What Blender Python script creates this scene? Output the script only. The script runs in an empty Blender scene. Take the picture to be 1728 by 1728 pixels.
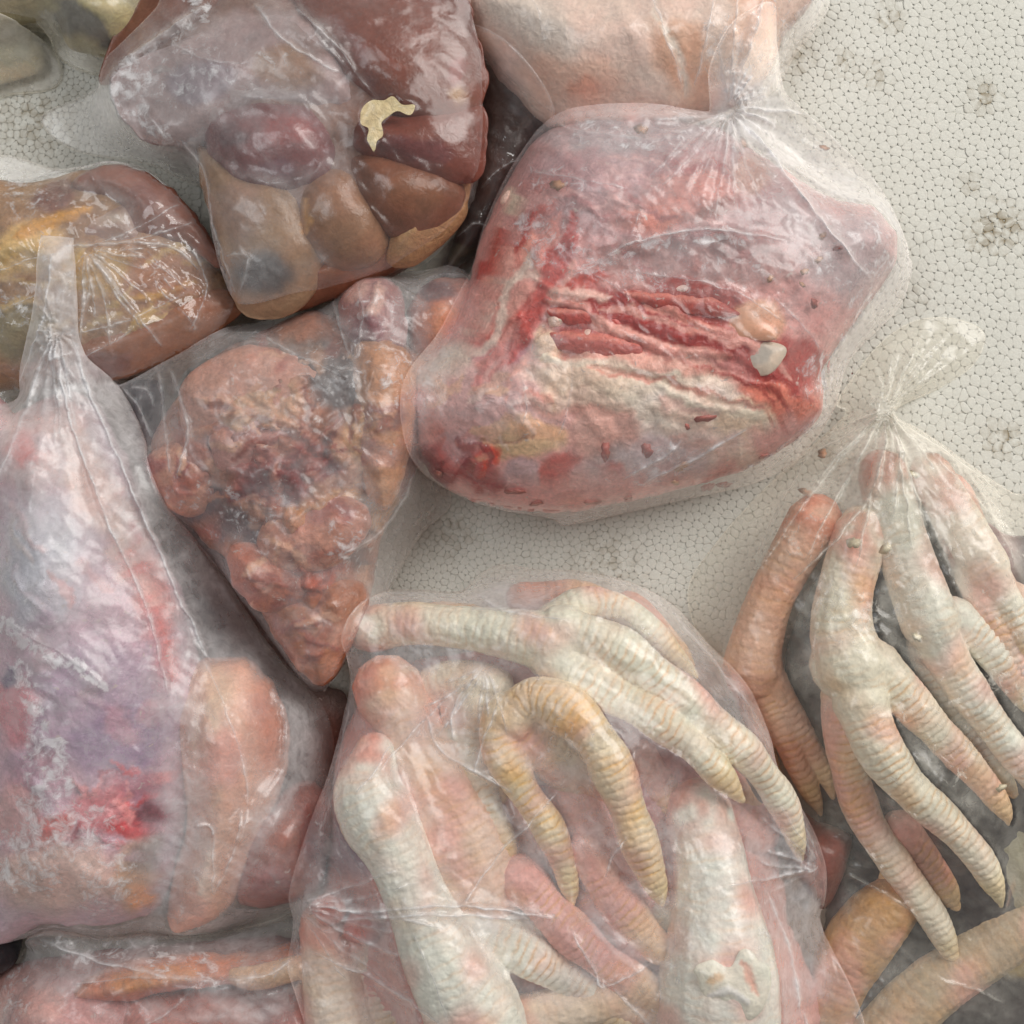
import bpy, math, random
import numpy as np
from mathutils import Vector
from mathutils.bvhtree import BVHTree
from mathutils.geometry import delaunay_2d_cdt
random.seed(7); rng = np.random.default_rng(7)

# ------------------------------------------------------------------ camera, light, exposure
scene = bpy.context.scene
S = 0.300 / 1728.0          # metres per photograph pixel on the foam floor
H = 0.50                    # camera height above the floor
cd = bpy.data.cameras.new('camera'); cam = bpy.data.objects.new('camera', cd)
scene.collection.objects.link(cam)
cam.location = (0, 0, H); cam.rotation_euler = (0, 0, 0)
cd.sensor_width = 36; cd.sensor_fit = 'HORIZONTAL'; cd.lens = 36 * H / 0.300
cd.clip_start = 0.01; cd.clip_end = 20
scene.camera = cam
world = bpy.data.worlds.new('World'); scene.world = world; world.use_nodes = True
bg = world.node_tree.nodes['Background']
bg.inputs['Color'].default_value = (1.0, 0.975, 0.95, 1); bg.inputs['Strength'].default_value = 0.18
def lamp(name, loc, size, power, col, target=(0, 0, 0)):
    l = bpy.data.lights.new(name, 'AREA'); l.shape = 'RECTANGLE'; l.size, l.size_y = size
    l.energy = power; l.color = col
    o = bpy.data.objects.new(name, l); scene.collection.objects.link(o); o.location = loc
    o.rotation_euler = (Vector(loc) - Vector(target)).to_track_quat('Z', 'Y').to_euler()
    return o
lamp('window_light', (0.85, 0.75, 0.88), (1.0, 0.8), 17.5, (1.0, 0.97, 0.93))
lamp('fill_light', (-0.7, 0.35, 1.5), (0.9, 0.6), 6.5, (0.95, 0.98, 1.0))  # added fill lamp without a known source, also gives the film glints
vs = scene.view_settings
vs.view_transform = 'Standard'; vs.look = 'None'; vs.exposure = -0.24; vs.gamma = 1.0; vs.use_curve_mapping = False
scene.cycles.transparent_max_bounces = 24; scene.cycles.max_bounces = 5; scene.cycles.diffuse_bounces = 3; scene.cycles.glossy_bounces = 2
scene.cycles.use_adaptive_sampling = True; scene.cycles.adaptive_threshold = 0.03
scene.cycles.caustics_reflective = False; scene.cycles.caustics_refractive = False

# ------------------------------------------------------------------ helpers
def W(px, py, z=0.0):
    k = (H - z) / H
    return ((px - 864) * S * k, (864 - py) * S * k)
def PX(x, y, z):
    k = S * (H - z) / H
    return 864 + x / k, 864 - y / k
def lin(c, boost=1.0):
    a = np.array(c, float) / 255.0
    a = np.where(a <= 0.04045, a / 12.92, ((a + 0.055) / 1.055) ** 2.4)
    m = a.mean()
    a = m + (a - m) * boost
    return np.clip(a / 0.78, 0.005, 0.9)
def C(r, g, b): return lin((r, g, b), 1.04)

_tab = rng.permutation(256); _tab = np.concatenate([_tab, _tab, _tab])
_gr = rng.normal(size=(256, 3)); _gr /= np.linalg.norm(_gr, axis=1)[:, None]
def gn(p):
    """3-D gradient noise, p (N,3) -> (N,)"""
    p = np.asarray(p, float); i = np.floor(p).astype(int); f = p - i; i &= 255
    u = f * f * f * (f * (f * 6 - 15) + 10); r = np.zeros(len(p))
    for a in (0, 1):
        for b in (0, 1):
            for c in (0, 1):
                h = _tab[_tab[_tab[(i[:, 0] + a) & 255] + ((i[:, 1] + b) & 255)] + ((i[:, 2] + c) & 255)]
                d = f - np.array([a, b, c]); w = np.ones(len(p))
                for k, q in enumerate((a, b, c)): w = w * (u[:, k] if q else 1 - u[:, k])
                r += w * (_gr[h] * d).sum(1)
    return r * 1.6
def fbm(x, y, scale, seed=0.0, octaves=3, z=0.0):
    p = np.stack([x / scale, y / scale, np.zeros_like(x) + seed * 7.31 + z], 1); a = 1.0; t = np.zeros(len(x))
    for _ in range(octaves): t += a * gn(p); p = p * 2.03 + 5.1; a *= 0.5
    return t
def sstep(a, b, x):
    t = np.clip((x - a) / (b - a), 0, 1); return t * t * (3 - 2 * t)

def spline(pts, closed=True, ds=6.0):
    """Catmull-Rom through pts (any dimension), resampled every ds"""
    P = np.array(pts, float); n = len(P); out = []
    rngi = range(n) if closed else range(n - 1)
    for i in rngi:
        if closed: a, b, c, d = P[i - 1], P[i], P[(i + 1) % n], P[(i + 2) % n]
        else: a, b, c, d = P[max(i - 1, 0)], P[i], P[i + 1], P[min(i + 2, n - 1)]
        t = np.linspace(0, 1, 12, endpoint=False)[:, None]
        out.append(0.5 * (2 * b + (c - a) * t + (2 * a - 5 * b + 4 * c - d) * t ** 2 + (3 * b - a - 3 * c + d) * t ** 3))
    Q = np.concatenate(out)
    Q = np.vstack([Q, Q[:1] if closed else P[-1:]])
    s = np.r_[0, np.cumsum(np.linalg.norm(np.diff(Q[:, :2], axis=0), axis=1))]
    m = max(int(s[-1] / ds), 8); t = np.linspace(0, s[-1], m + (0 if closed else 1), endpoint=not closed)
    return np.stack([np.interp(t, s, Q[:, k]) for k in range(Q.shape[1])], 1)

def inside(poly, x, y):
    r = np.zeros(len(x), bool); n = len(poly)
    for i in range(n):
        x0, y0 = poly[i]; x1, y1 = poly[(i + 1) % n]
        if y0 == y1: continue
        c = ((y0 > y) != (y1 > y)) & (x < (x1 - x0) * (y - y0) / (y1 - y0) + x0); r ^= c
    return r
def dist_line(pts, x, y, closed=False):
    """distance to polyline and the arc fraction of the nearest point"""
    P = np.array(pts, float)[:, :2]
    if closed: P = np.vstack([P, P[:1]])
    best = np.full(len(x), 1e9); fr = np.zeros(len(x)); L = np.linalg.norm(np.diff(P, axis=0), axis=1); tot = max(L.sum(), 1e-9); acc = 0
    for i in range(len(P) - 1):
        d = P[i + 1] - P[i]; l2 = max((d ** 2).sum(), 1e-12)
        t = np.clip(((x - P[i, 0]) * d[0] + (y - P[i, 1]) * d[1]) / l2, 0, 1)
        e = np.hypot(x - P[i, 0] - t * d[0], y - P[i, 1] - t * d[1]); m = e < best
        best = np.where(m, e, best); fr = np.where(m, (acc + t * L[i]) / tot, fr); acc += L[i]
    return best, fr

def E(x, y, rx, ry, ang=0, dz=0, c=None, soft=0.35, a=1.0): return dict(e=(x, y, rx, ry, ang), dz=dz, c=c, soft=soft, a=a)
def L(pts, w, dz=0, c=None, soft=0.5, a=1.0): return dict(l=pts, w=w, dz=dz, c=c, soft=soft, a=a)
def infl(f, x, y):
    if 'e' in f:
        cx, cy, rx, ry, ang = f['e']; t = math.radians(ang); ca, sa = math.cos(t), math.sin(t)
        dx, dy = x - cx, y - cy
        return np.hypot((dx * ca + dy * sa) / rx, (-dx * sa + dy * ca) / ry)
    d, fr = dist_line(f['l'], x, y)
    return d / (f['w'] * (0.35 + 0.65 * np.clip(np.sqrt(np.clip(4 * fr * (1 - fr), 0, 1)), 0, 1)))

# ------------------------------------------------------------------ materials
def mat(name):
    m = bpy.data.materials.new(name); m.use_nodes = True; nt = m.node_tree
    for n in list(nt.nodes):
        if n.type != 'OUTPUT_MATERIAL' : nt.nodes.remove(n)
    return m, nt, nt.nodes['Material Output']
def N(nt, kind, **kw):
    n = nt.nodes.new(kind)
    for k, v in kw.items():
        if k.startswith('_'): setattr(n, k[1:], v)
        else: n.inputs[k.replace('0', ' ')].default_value = v
    return n
def noise_fac(nt, co, scale, lo, hi, detail=4, dist=0.0, rough=0.55, vmin=0, vmax=1):
    n = N(nt, 'ShaderNodeTexNoise', Scale=scale, Detail=detail, Distortion=dist, Roughness=rough)
    nt.links.new(co, n.inputs['Vector'])
    r = N(nt, 'ShaderNodeMapRange'); r.inputs[1].default_value = lo; r.inputs[2].default_value = hi
    r.inputs[3].default_value = vmin; r.inputs[4].default_value = vmax
    nt.links.new(n.outputs[0], r.inputs[0]); return r.outputs[0]
def mixc(nt, fac, a, b, blend='MIX'):
    n = nt.nodes.new('ShaderNodeMix'); n.data_type = 'RGBA'; n.blend_type = blend
    for sock, v in ((n.inputs[0], fac), (n.inputs[6], a), (n.inputs[7], b)):
        if hasattr(v, 'links'): nt.links.new(v, sock)
        elif isinstance(v, (int, float)): sock.default_value = v
        else: sock.default_value = (*v[:3], 1)
    return n.outputs[2]
def math_(nt, op, a, b=0.0):
    n = nt.nodes.new('ShaderNodeMath'); n.operation = op; n.use_clamp = False
    for sock, v in ((n.inputs[0], a), (n.inputs[1], b)):
        if hasattr(v, 'links'): nt.links.new(v, sock)
        else: sock.default_value = v
    return n.outputs[0]

def flesh(name, mott=0.35, fine=0.3, bump=0.25, rough=0.38, sss=0.22, pebbles=0.0, specks=None, streak=0.0):
    m, nt, out = mat(name)
    tc = N(nt, 'ShaderNodeTexCoord'); co = tc.outputs['Object']
    col = N(nt, 'ShaderNodeAttribute', _attribute_name='Col').outputs['Color']
    lo = noise_fac(nt, co, 95, 0.3, 0.7, 6, 1.2, 0.6, 1 - mott, 1 + mott * 0.8)
    c = mixc(nt, 1.0, col, lo, 'MULTIPLY')
    hue = noise_fac(nt, co, 60, 0.42, 0.72, 4, 0.8, vmax=0.26)
    c = mixc(nt, hue, c, mixc(nt, 1.0, c, (1.25, 0.78, 0.74), 'MULTIPLY'))
    fi = noise_fac(nt, co, 900, 0.3, 0.7, 3, 0.4, 0.6, 1 - fine, 1 + fine)
    c = mixc(nt, 1.0, c, fi, 'MULTIPLY')
    if streak:
        mp = N(nt, 'ShaderNodeMapping'); nt.links.new(co, mp.inputs[0]); mp.inputs['Scale'].default_value = (1, 3.6, 2); mp.inputs['Rotation'].default_value = (0, 0, 0.5)
        sf = noise_fac(nt, mp.outputs[0], 260, 0.52, 0.66, 4, 1.5, vmax=streak)
        c = mixc(nt, sf, c, mixc(nt, 0.6, c, (0.72, 0.58, 0.52)))
    if specks:
        sp = noise_fac(nt, co, 420, 0.66, 0.72, 3, 0.6, vmax=0.8)
        c = mixc(nt, sp, c, specks)
    b = N(nt, 'ShaderNodeBsdfPrincipled', Roughness=rough)
    nt.links.new(c, b.inputs['Base Color'])
    b.inputs['Subsurface Weight'].default_value = 0.0; b.inputs['Subsurface Scale'].default_value = 0.0025
    b.inputs['Subsurface Radius'].default_value = (1.0, 0.45, 0.3)
    b.inputs['Specular IOR Level'].default_value = 0.45
    h1 = noise_fac(nt, co, 330, 0.2, 0.8, 5, 0.7)
    if pebbles:
        v = N(nt, 'ShaderNodeTexVoronoi', Scale=720, _feature='SMOOTH_F1'); nt.links.new(co, v.inputs['Vector'])
        h1 = math_(nt, 'ADD', h1, math_(nt, 'MULTIPLY', v.outputs['Distance'], -pebbles))
    bp = N(nt, 'ShaderNodeBump', Strength=bump, Distance=0.0012); nt.links.new(h1, bp.inputs['Height'])
    nt.links.new(bp.outputs[0], b.inputs['Normal']); nt.links.new(b.outputs[0], out.inputs['Surface'])
    return m
M = {
    'meat': flesh('raw_meat', 0.2, 0.16, 0.4, 0.34, 0.2, specks=(0.62, 0.5, 0.45)),
    'skin': flesh('chicken_skin', 0.15, 0.10, 0.35, 0.42, 0.3, pebbles=0.5),
    'liver': flesh('liver_flesh', 0.2, 0.12, 0.18, 0.28, 0.15),
    'fat': flesh('yellow_fat', 0.18, 0.15, 0.5, 0.4, 0.3),
    'foot': flesh('foot_skin', 0.13, 0.10, 0.3, 0.45, 0.3, pebbles=0.6),
    'bone': flesh('bone_cartilage', 0.15, 0.08, 0.15, 0.3, 0.3),
}
def film_mat(name, tint=(0.995, 0.99, 0.985), hazecol=(0.90, 0.89, 0.90), wr=1.0, rough=0.24, ior=1.5):
    m, nt, out = mat(name)
    co = N(nt, 'ShaderNodeTexCoord').outputs['Object']
    hz = N(nt, 'ShaderNodeAttribute', _attribute_name='haze').outputs['Fac']
    fr = N(nt, 'ShaderNodeAttribute', _attribute_name='frost').outputs['Fac']
    # fine creases of the film
    n1 = noise_fac(nt, co, 170, 0.2, 0.8, 3, 1.4)
    n2 = noise_fac(nt, co, 650, 0.25, 0.75, 1, 0.3)
    hgt = math_(nt, 'ADD', n1, math_(nt, 'MULTIPLY', n2, 0.12))
    bp = N(nt, 'ShaderNodeBump', Strength=0.06 * wr, Distance=0.0010); nt.links.new(hgt, bp.inputs['Height'])
    # frost crystals and condensation inside the film; haze also holds painted crest highlights
    g = noise_fac(nt, co, 300, 0.28, 0.72, 5, 0.5, 0.66)
    fm = N(nt, 'ShaderNodeMapRange'); fm.clamp = True
    nt.links.new(math_(nt, 'ADD', g, fr), fm.inputs[0]); fm.inputs[1].default_value = 0.90; fm.inputs[2].default_value = 1.45
    fm.inputs[4].default_value = 0.82
    hv = math_(nt, 'MULTIPLY', hz, math_(nt, 'ADD', 0.62, math_(nt, 'MULTIPLY', g, 0.8)))
    fac = nt.nodes.new('ShaderNodeMath'); fac.operation = 'MAXIMUM'; fac.use_clamp = True
    nt.links.new(hv, fac.inputs[0]); nt.links.new(fm.outputs[0], fac.inputs[1])
    tr = N(nt, 'ShaderNodeBsdfTransparent', Color=(*tint, 1))
    di = N(nt, 'ShaderNodeBsdfDiffuse', Color=(*hazecol, 1)); tl = N(nt, 'ShaderNodeBsdfTranslucent', Color=(*hazecol, 1))
    nt.links.new(bp.outputs[0], di.inputs['Normal'])
    mx0 = N(nt, 'ShaderNodeMixShader'); mx0.inputs[0].default_value = 0.12
    nt.links.new(di.outputs[0], mx0.inputs[1]); nt.links.new(tl.outputs[0], mx0.inputs[2])
    mx1 = N(nt, 'ShaderNodeMixShader'); nt.links.new(fac.outputs[0], mx1.inputs[0])
    nt.links.new(tr.outputs[0], mx1.inputs[1]); nt.links.new(mx0.outputs[0], mx1.inputs[2])
    gl = N(nt, 'ShaderNodeBsdfGlossy', Roughness=rough); nt.links.new(bp.outputs[0], gl.inputs['Normal'])
    fz = N(nt, 'ShaderNodeFresnel', IOR=ior); nt.links.new(bp.outputs[0], fz.inputs['Normal'])
    fz2 = math_(nt, 'MINIMUM', fz.outputs[0], 0.30)
    gc = mixc(nt, fz2, (0, 0, 0), (1, 1, 1)); nt.links.new(gc, gl.inputs['Color'])
    ad = nt.nodes.new('ShaderNodeAddShader'); nt.links.new(mx1.outputs[0], ad.inputs[0]); nt.links.new(gl.outputs[0], ad.inputs[1])
    nt.links.new(ad.outputs[0], out.inputs['Surface'])
    return m
M['film'] = film_mat('clear_plastic_film')
M['film_shiny'] = film_mat('crinkled_plastic_film', wr=1.2, rough=0.12, ior=1.6)
M['film_yellow'] = film_mat('yellowed_plastic_film', tint=(0.995, 0.99, 0.98), hazecol=(0.90, 0.87, 0.78), wr=0.8)
def simple(name, col, rough, **kw):
    m, nt, out = mat(name); b = N(nt, 'ShaderNodeBsdfPrincipled', Roughness=rough)
    co = N(nt, 'ShaderNodeTexCoord').outputs['Object']
    f = noise_fac(nt, co, 300, 0.3, 0.7, 4, 0.5, 0.6, 0.75, 1.25)
    nt.links.new(mixc(nt, 1.0, col, f, 'MULTIPLY'), b.inputs['Base Color'])
    for k, v in kw.items(): b.inputs[k].default_value = v
    nt.links.new(b.outputs[0], out.inputs['Surface']); return m
M['claw'] = simple('claw_horn', C(214, 196, 150), 0.4)
M['blood'] = simple('blood_drop', C(166, 92, 82), 0.4)
M['amber'] = simple('amber_drop', C(184, 138, 108), 0.35)
M['bubble'] = simple('juice_bubble', C(216, 206, 180), 0.2)
M['black'] = simple('black_gloss', (0.012, 0.013, 0.018), 0.22)

def foam_mat():
    m, nt, out = mat('foam_beads'); co = N(nt, 'ShaderNodeTexCoord').outputs['Object']
    big = noise_fac(nt, co, 26, 0.35, 0.7, 4, 0.3)
    c = mixc(nt, big, (0.86, 0.845, 0.765), (0.82, 0.81, 0.725))
    at = N(nt, 'ShaderNodeAttribute', _attribute_name='dirt').outputs['Fac']
    d2 = noise_fac(nt, co, 320, 0.40, 0.62, 5, 0.6)
    c = mixc(nt, math_(nt, 'MULTIPLY', at, d2), c, (0.27, 0.20, 0.10))
    fi = noise_fac(nt, co, 1500, 0.3, 0.7, 2, 0, 0.5, 0.95, 1.04)
    c = mixc(nt, 1.0, c, fi, 'MULTIPLY')
    b = N(nt, 'ShaderNodeBsdfPrincipled', Roughness=0.6); nt.links.new(c, b.inputs['Base Color'])
    bp = N(nt, 'ShaderNodeBump', Strength=0.12, Distance=0.0008); nt.links.new(noise_fac(nt, co, 900, 0.3, 0.7, 4), bp.inputs['Height'])
    nt.links.new(bp.outputs[0], b.inputs['Normal']); nt.links.new(b.outputs[0], out.inputs['Surface']); return m
M['foam'] = foam_mat()
M['grime'] = simple('grimy_foam_joint', (0.78, 0.765, 0.68), 0.9)

# ------------------------------------------------------------------ object plumbing
coll = scene.collection
def mesh_obj(name, verts, faces, material, parent=None, cols=None, attrs=None, smooth=True):
    me = bpy.data.meshes.new(name); me.from_pydata([tuple(v) for v in verts], [], [tuple(f) for f in faces]); me.update()
    if cols is not None:
        a = me.color_attributes.new('Col', 'FLOAT_COLOR', 'POINT')
        a.data.foreach_set('color', np.c_[cols, np.ones(len(verts))].astype(np.float32).ravel())
    for k, v in (attrs or {}).items():
        me.attributes.new(k, 'FLOAT', 'POINT').data.foreach_set('value', np.asarray(v, np.float32))
    if smooth: me.polygons.foreach_set('use_smooth', [True] * len(me.polygons))
    me.materials.append(material)
    o = bpy.data.objects.new(name, me); coll.objects.link(o)
    if parent is not None:
        o.parent = parent; o.matrix_parent_inverse = parent.matrix_basis.inverted()
    return o
def tag(o, label=None, cat=None, group=None, kind=None):
    if label: o['label'] = label
    if cat: o['category'] = cat
    if group: o['group'] = group
    if kind: o['kind'] = kind
    return o

# global height map of everything laid down so far (1 mm raster)
GR = 0.001; G0 = -0.215; GN = 431
G = np.zeros((GN, GN))          # [iy, ix]
def g_sample(g, x, y):
    fx = np.clip((x - G0) / GR, 0, GN - 1.001); fy = np.clip((y - G0) / GR, 0, GN - 1.001)
    ix = fx.astype(int); iy = fy.astype(int); u = fx - ix; v = fy - iy
    return (g[iy, ix] * (1 - u) + g[iy, ix + 1] * u) * (1 - v) + (g[iy + 1, ix] * (1 - u) + g[iy + 1, ix + 1] * u) * v
def splat(verts, faces):
    V = np.asarray(verts); bv = BVHTree.FromPolygons([tuple(v) for v in V], [tuple(f) for f in faces])
    a = np.clip(((V.min(0)[:2] - G0) / GR).astype(int), 0, GN - 1); b = np.clip(((V.max(0)[:2] - G0) / GR).astype(int) + 1, 0, GN - 1)
    dn = Vector((0, 0, -1))
    for iy in range(a[1], b[1] + 1):
        for ix in range(a[0], b[0] + 1):
            r = bv.ray_cast(Vector((G0 + ix * GR, G0 + iy * GR, 0.3)), dn)
            if r[0] is not None and r[0].z > G[iy, ix]: G[iy, ix] = r[0].z

def tri_points(poly, step, rings=(), extra=None):
    """poly (n,2) metres -> CDT of interior points; returns pts (N,2), tris, n boundary"""
    x0, y0 = poly.min(0); x1, y1 = poly.max(0)
    gx = np.arange(x0, x1, step); gy = np.arange(y0, y1, step * 0.866)
    X, Y = np.meshgrid(gx, gy); X[1::2] += step / 2
    X = (X + rng.uniform(-.16, .16, X.shape) * step).ravel(); Y = (Y + rng.uniform(-.16, .16, Y.shape) * step).ravel()
    k = inside(poly, X, Y); X, Y = X[k], Y[k]
    d, _ = dist_line(poly, X, Y, True); k = d > (max(rings) if rings else 0) + step * 0.55; P = [np.stack([X[k], Y[k]], 1)]
    t = np.roll(poly, -1, 0) - np.roll(poly, 1, 0); t /= np.maximum(np.linalg.norm(t, axis=1), 1e-9)[:, None]
    nrm = np.stack([-t[:, 1], t[:, 0]], 1)
    area = 0.5 * (poly[:, 0] * np.roll(poly[:, 1], -1) - poly[:, 1] * np.roll(poly[:, 0], -1)).sum()
    if area < 0: nrm = -nrm
    for r in rings:
        q = poly + nrm * r; k = inside(poly, q[:, 0], q[:, 1]); q = q[k]
        d, _ = dist_line(poly, q[:, 0], q[:, 1], True); P.append(q[d > r * 0.85])
    if extra is not None:
        k = inside(poly, extra[:, 0], extra[:, 1]); e = extra[k]; d, _ = dist_line(poly, e[:, 0], e[:, 1], True); e = e[d > 0.0012]
        e = e[np.unique(np.round(e / 0.00028).astype(int), axis=0, return_index=True)[1]]; P.append(e)
    pts = np.vstack([poly] + P); nb = len(poly)
    vs, es, fs, ov, oe, of = delaunay_2d_cdt([Vector(p) for p in pts], [(i, (i + 1) % nb) for i in range(nb)], [], 1, 1e-7)
    out = np.array([(v.x, v.y) for v in vs]); isb = np.array([len(o) > 0 and min(o) < nb for o in ov])
    return out, [tuple(f) for f in fs], isb

def poisson(poly, pts, step=0.0015):
    x0, y0 = poly.min(0) - 2 * step; nx, ny = (np.ceil((poly.max(0) - poly.min(0)) / step) + 5).astype(int)
    X, Y = np.meshgrid(x0 + np.arange(nx) * step, y0 + np.arange(ny) * step)
    m = inside(poly, X.ravel(), Y.ravel()).reshape(X.shape); u = np.zeros(X.shape)
    for _ in range(500):
        u = np.where(m, 0.25 * (np.roll(u, 1, 0) + np.roll(u, -1, 0) + np.roll(u, 1, 1) + np.roll(u, -1, 1)) + 1, 0)
    u /= u.max(); fx = (pts[:, 0] - x0) / step; fy = (pts[:, 1] - y0) / step; ix = fx.astype(int); iy = fy.astype(int); a = fx - ix; b = fy - iy
    return (u[iy, ix] * (1 - a) + u[iy, ix + 1] * a) * (1 - b) + (u[iy + 1, ix] * (1 - a) + u[iy + 1, ix + 1] * a) * b

_seed = [0]
def blob(name, outline, z0, h, hb=None, rim=12, c=(0.5, 0.3, 0.3), feats=(), m='meat', parent=None, step=1.2, rough=0.6, rscale=9, warp=9, flat=0.55, tilt=(0, 0), add_to_map=True, ridged=0.0, press=None, grow=1.0, snap=None, dzs=1.0):
    """closed soft lump: outline in photo pixels, z0/h/hb/rim in mm; feats give relief (mm) and own colours"""
    _seed[0] += 1; sd = _seed[0] * 1.37
    if snap is not None:
        oc = np.mean(np.array(outline, float), 0); zq = z0 / 1000
        for _ in range(4):
            a_, b_ = W(oc[0], oc[1], zq); zq = float(g_sample(G, np.array([a_]), np.array([b_]))[0])
        z0 = zq * 1000 - snap
    z0 /= 1000; h /= 1000; hb = h * 0.8 if hb is None else hb / 1000; rim /= 1000; step /= 1000
    if grow != 1:
        oc = np.mean(np.array(outline, float), 0); outline = [tuple(oc + (np.array(q) - oc) * grow) for q in outline]
    px = spline(outline, True, max(step / S * 0.8, 3)); poly = np.array([W(a, b, z0 + 0.6 * h) for a, b in px])
    nj = fbm(poly[:, 0], poly[:, 1], 0.006, sd, 2)[:, None] * 0.0007
    poly = poly + nj
    P, F, isb = tri_points(poly, step, [rim * k for k in (0.02, 0.07, 0.16, 0.3)] if rim > 0.004 else [rim * 0.05, rim * 0.25])
    d, _ = dist_line(poly, P[:, 0], P[:, 1], True); d[isb] = 0
    u = poisson(poly, P, max(0.0015, step)); u[isb] = 0
    t = np.clip(d / rim, 0, 1); prof = np.sqrt(np.clip(1 - (1 - t) ** 2, 0, 1)) * (flat + (1 - flat) * np.sqrt(np.clip(u, 0, 1)))
    cx, cy = poly.mean(0)
    base = z0 + (P[:, 0] - cx) * tilt[0] + (P[:, 1] - cy) * tilt[1]
    z = base + h * prof
    ppx, ppy = PX(P[:, 0], P[:, 1], z)
    wx = fbm(ppx, ppy, 55, sd, 5) * warp; wy = fbm(ppx, ppy, 55, sd + 3, 5) * warp
    cols = np.tile(np.asarray(c, float), (len(P), 1)); qx, qy = ppx + wx, ppy + wy
    dz = np.zeros(len(P))
    for f in feats:
        q = infl(f, qx, qy)
        if f['dz']:
            q2 = infl(f, ppx + wx * 0.4, ppy + wy * 0.4); dz += dzs * f['dz'] / 1000 * np.clip(1 - q2 ** 2, 0, 1) ** 0.8
        if f['c'] is not None:
            w = f['a'] * (1 - sstep(1 - f['soft'] * .6, 1 + f['soft'] * .6, q)); cols = cols * (1 - w[:, None]) + np.asarray(f['c']) * w[:, None]
    edge = sstep(0, 1, d / (rim * 0.8))
    dz += rough / 1000 * (fbm(P[:, 0] * 1000, P[:, 1] * 1000, rscale, sd + 9, 4) - ridged * np.clip(1 - 3 * np.abs(fbm(P[:, 0] * 1000, P[:, 1] * 1000, rscale * 1.6, sd + 12, 2)), 0, 1))
    z = z + dz * edge
    if press:
        ex, ey = PX(P[:, 0], P[:, 1], z); ev = (press[2] - press[4] * (np.hypot(ex - press[0], ey - press[1]) / press[3]) ** 2) / 1000; k_ = 0.003
        smn = -k_ * np.logaddexp(-z / k_, -ev / k_); z = np.where(isb, z, np.maximum(0.1 * z + 0.9 * smn, base + 0.0004 * edge))
    zb = base - hb * prof
    V = [(a, b, q) for (a, b), q in zip(P, z)]; idx = np.full(len(P), -1); k = len(V)
    for i in range(len(P)):
        if isb[i]: idx[i] = i
        else: idx[i] = k; k += 1; V.append((P[i, 0], P[i, 1], zb[i]))
    tgt = np.vstack([cols, cols[~isb]])
    faces = list(F) + [tuple(int(idx[i]) for i in reversed(f)) for f in F]
    o = mesh_obj(name, V, faces, M[m], parent, tgt)
    if add_to_map: splat([(a, b, q) for (a, b), q in zip(P, z)], F)
    return o

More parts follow.
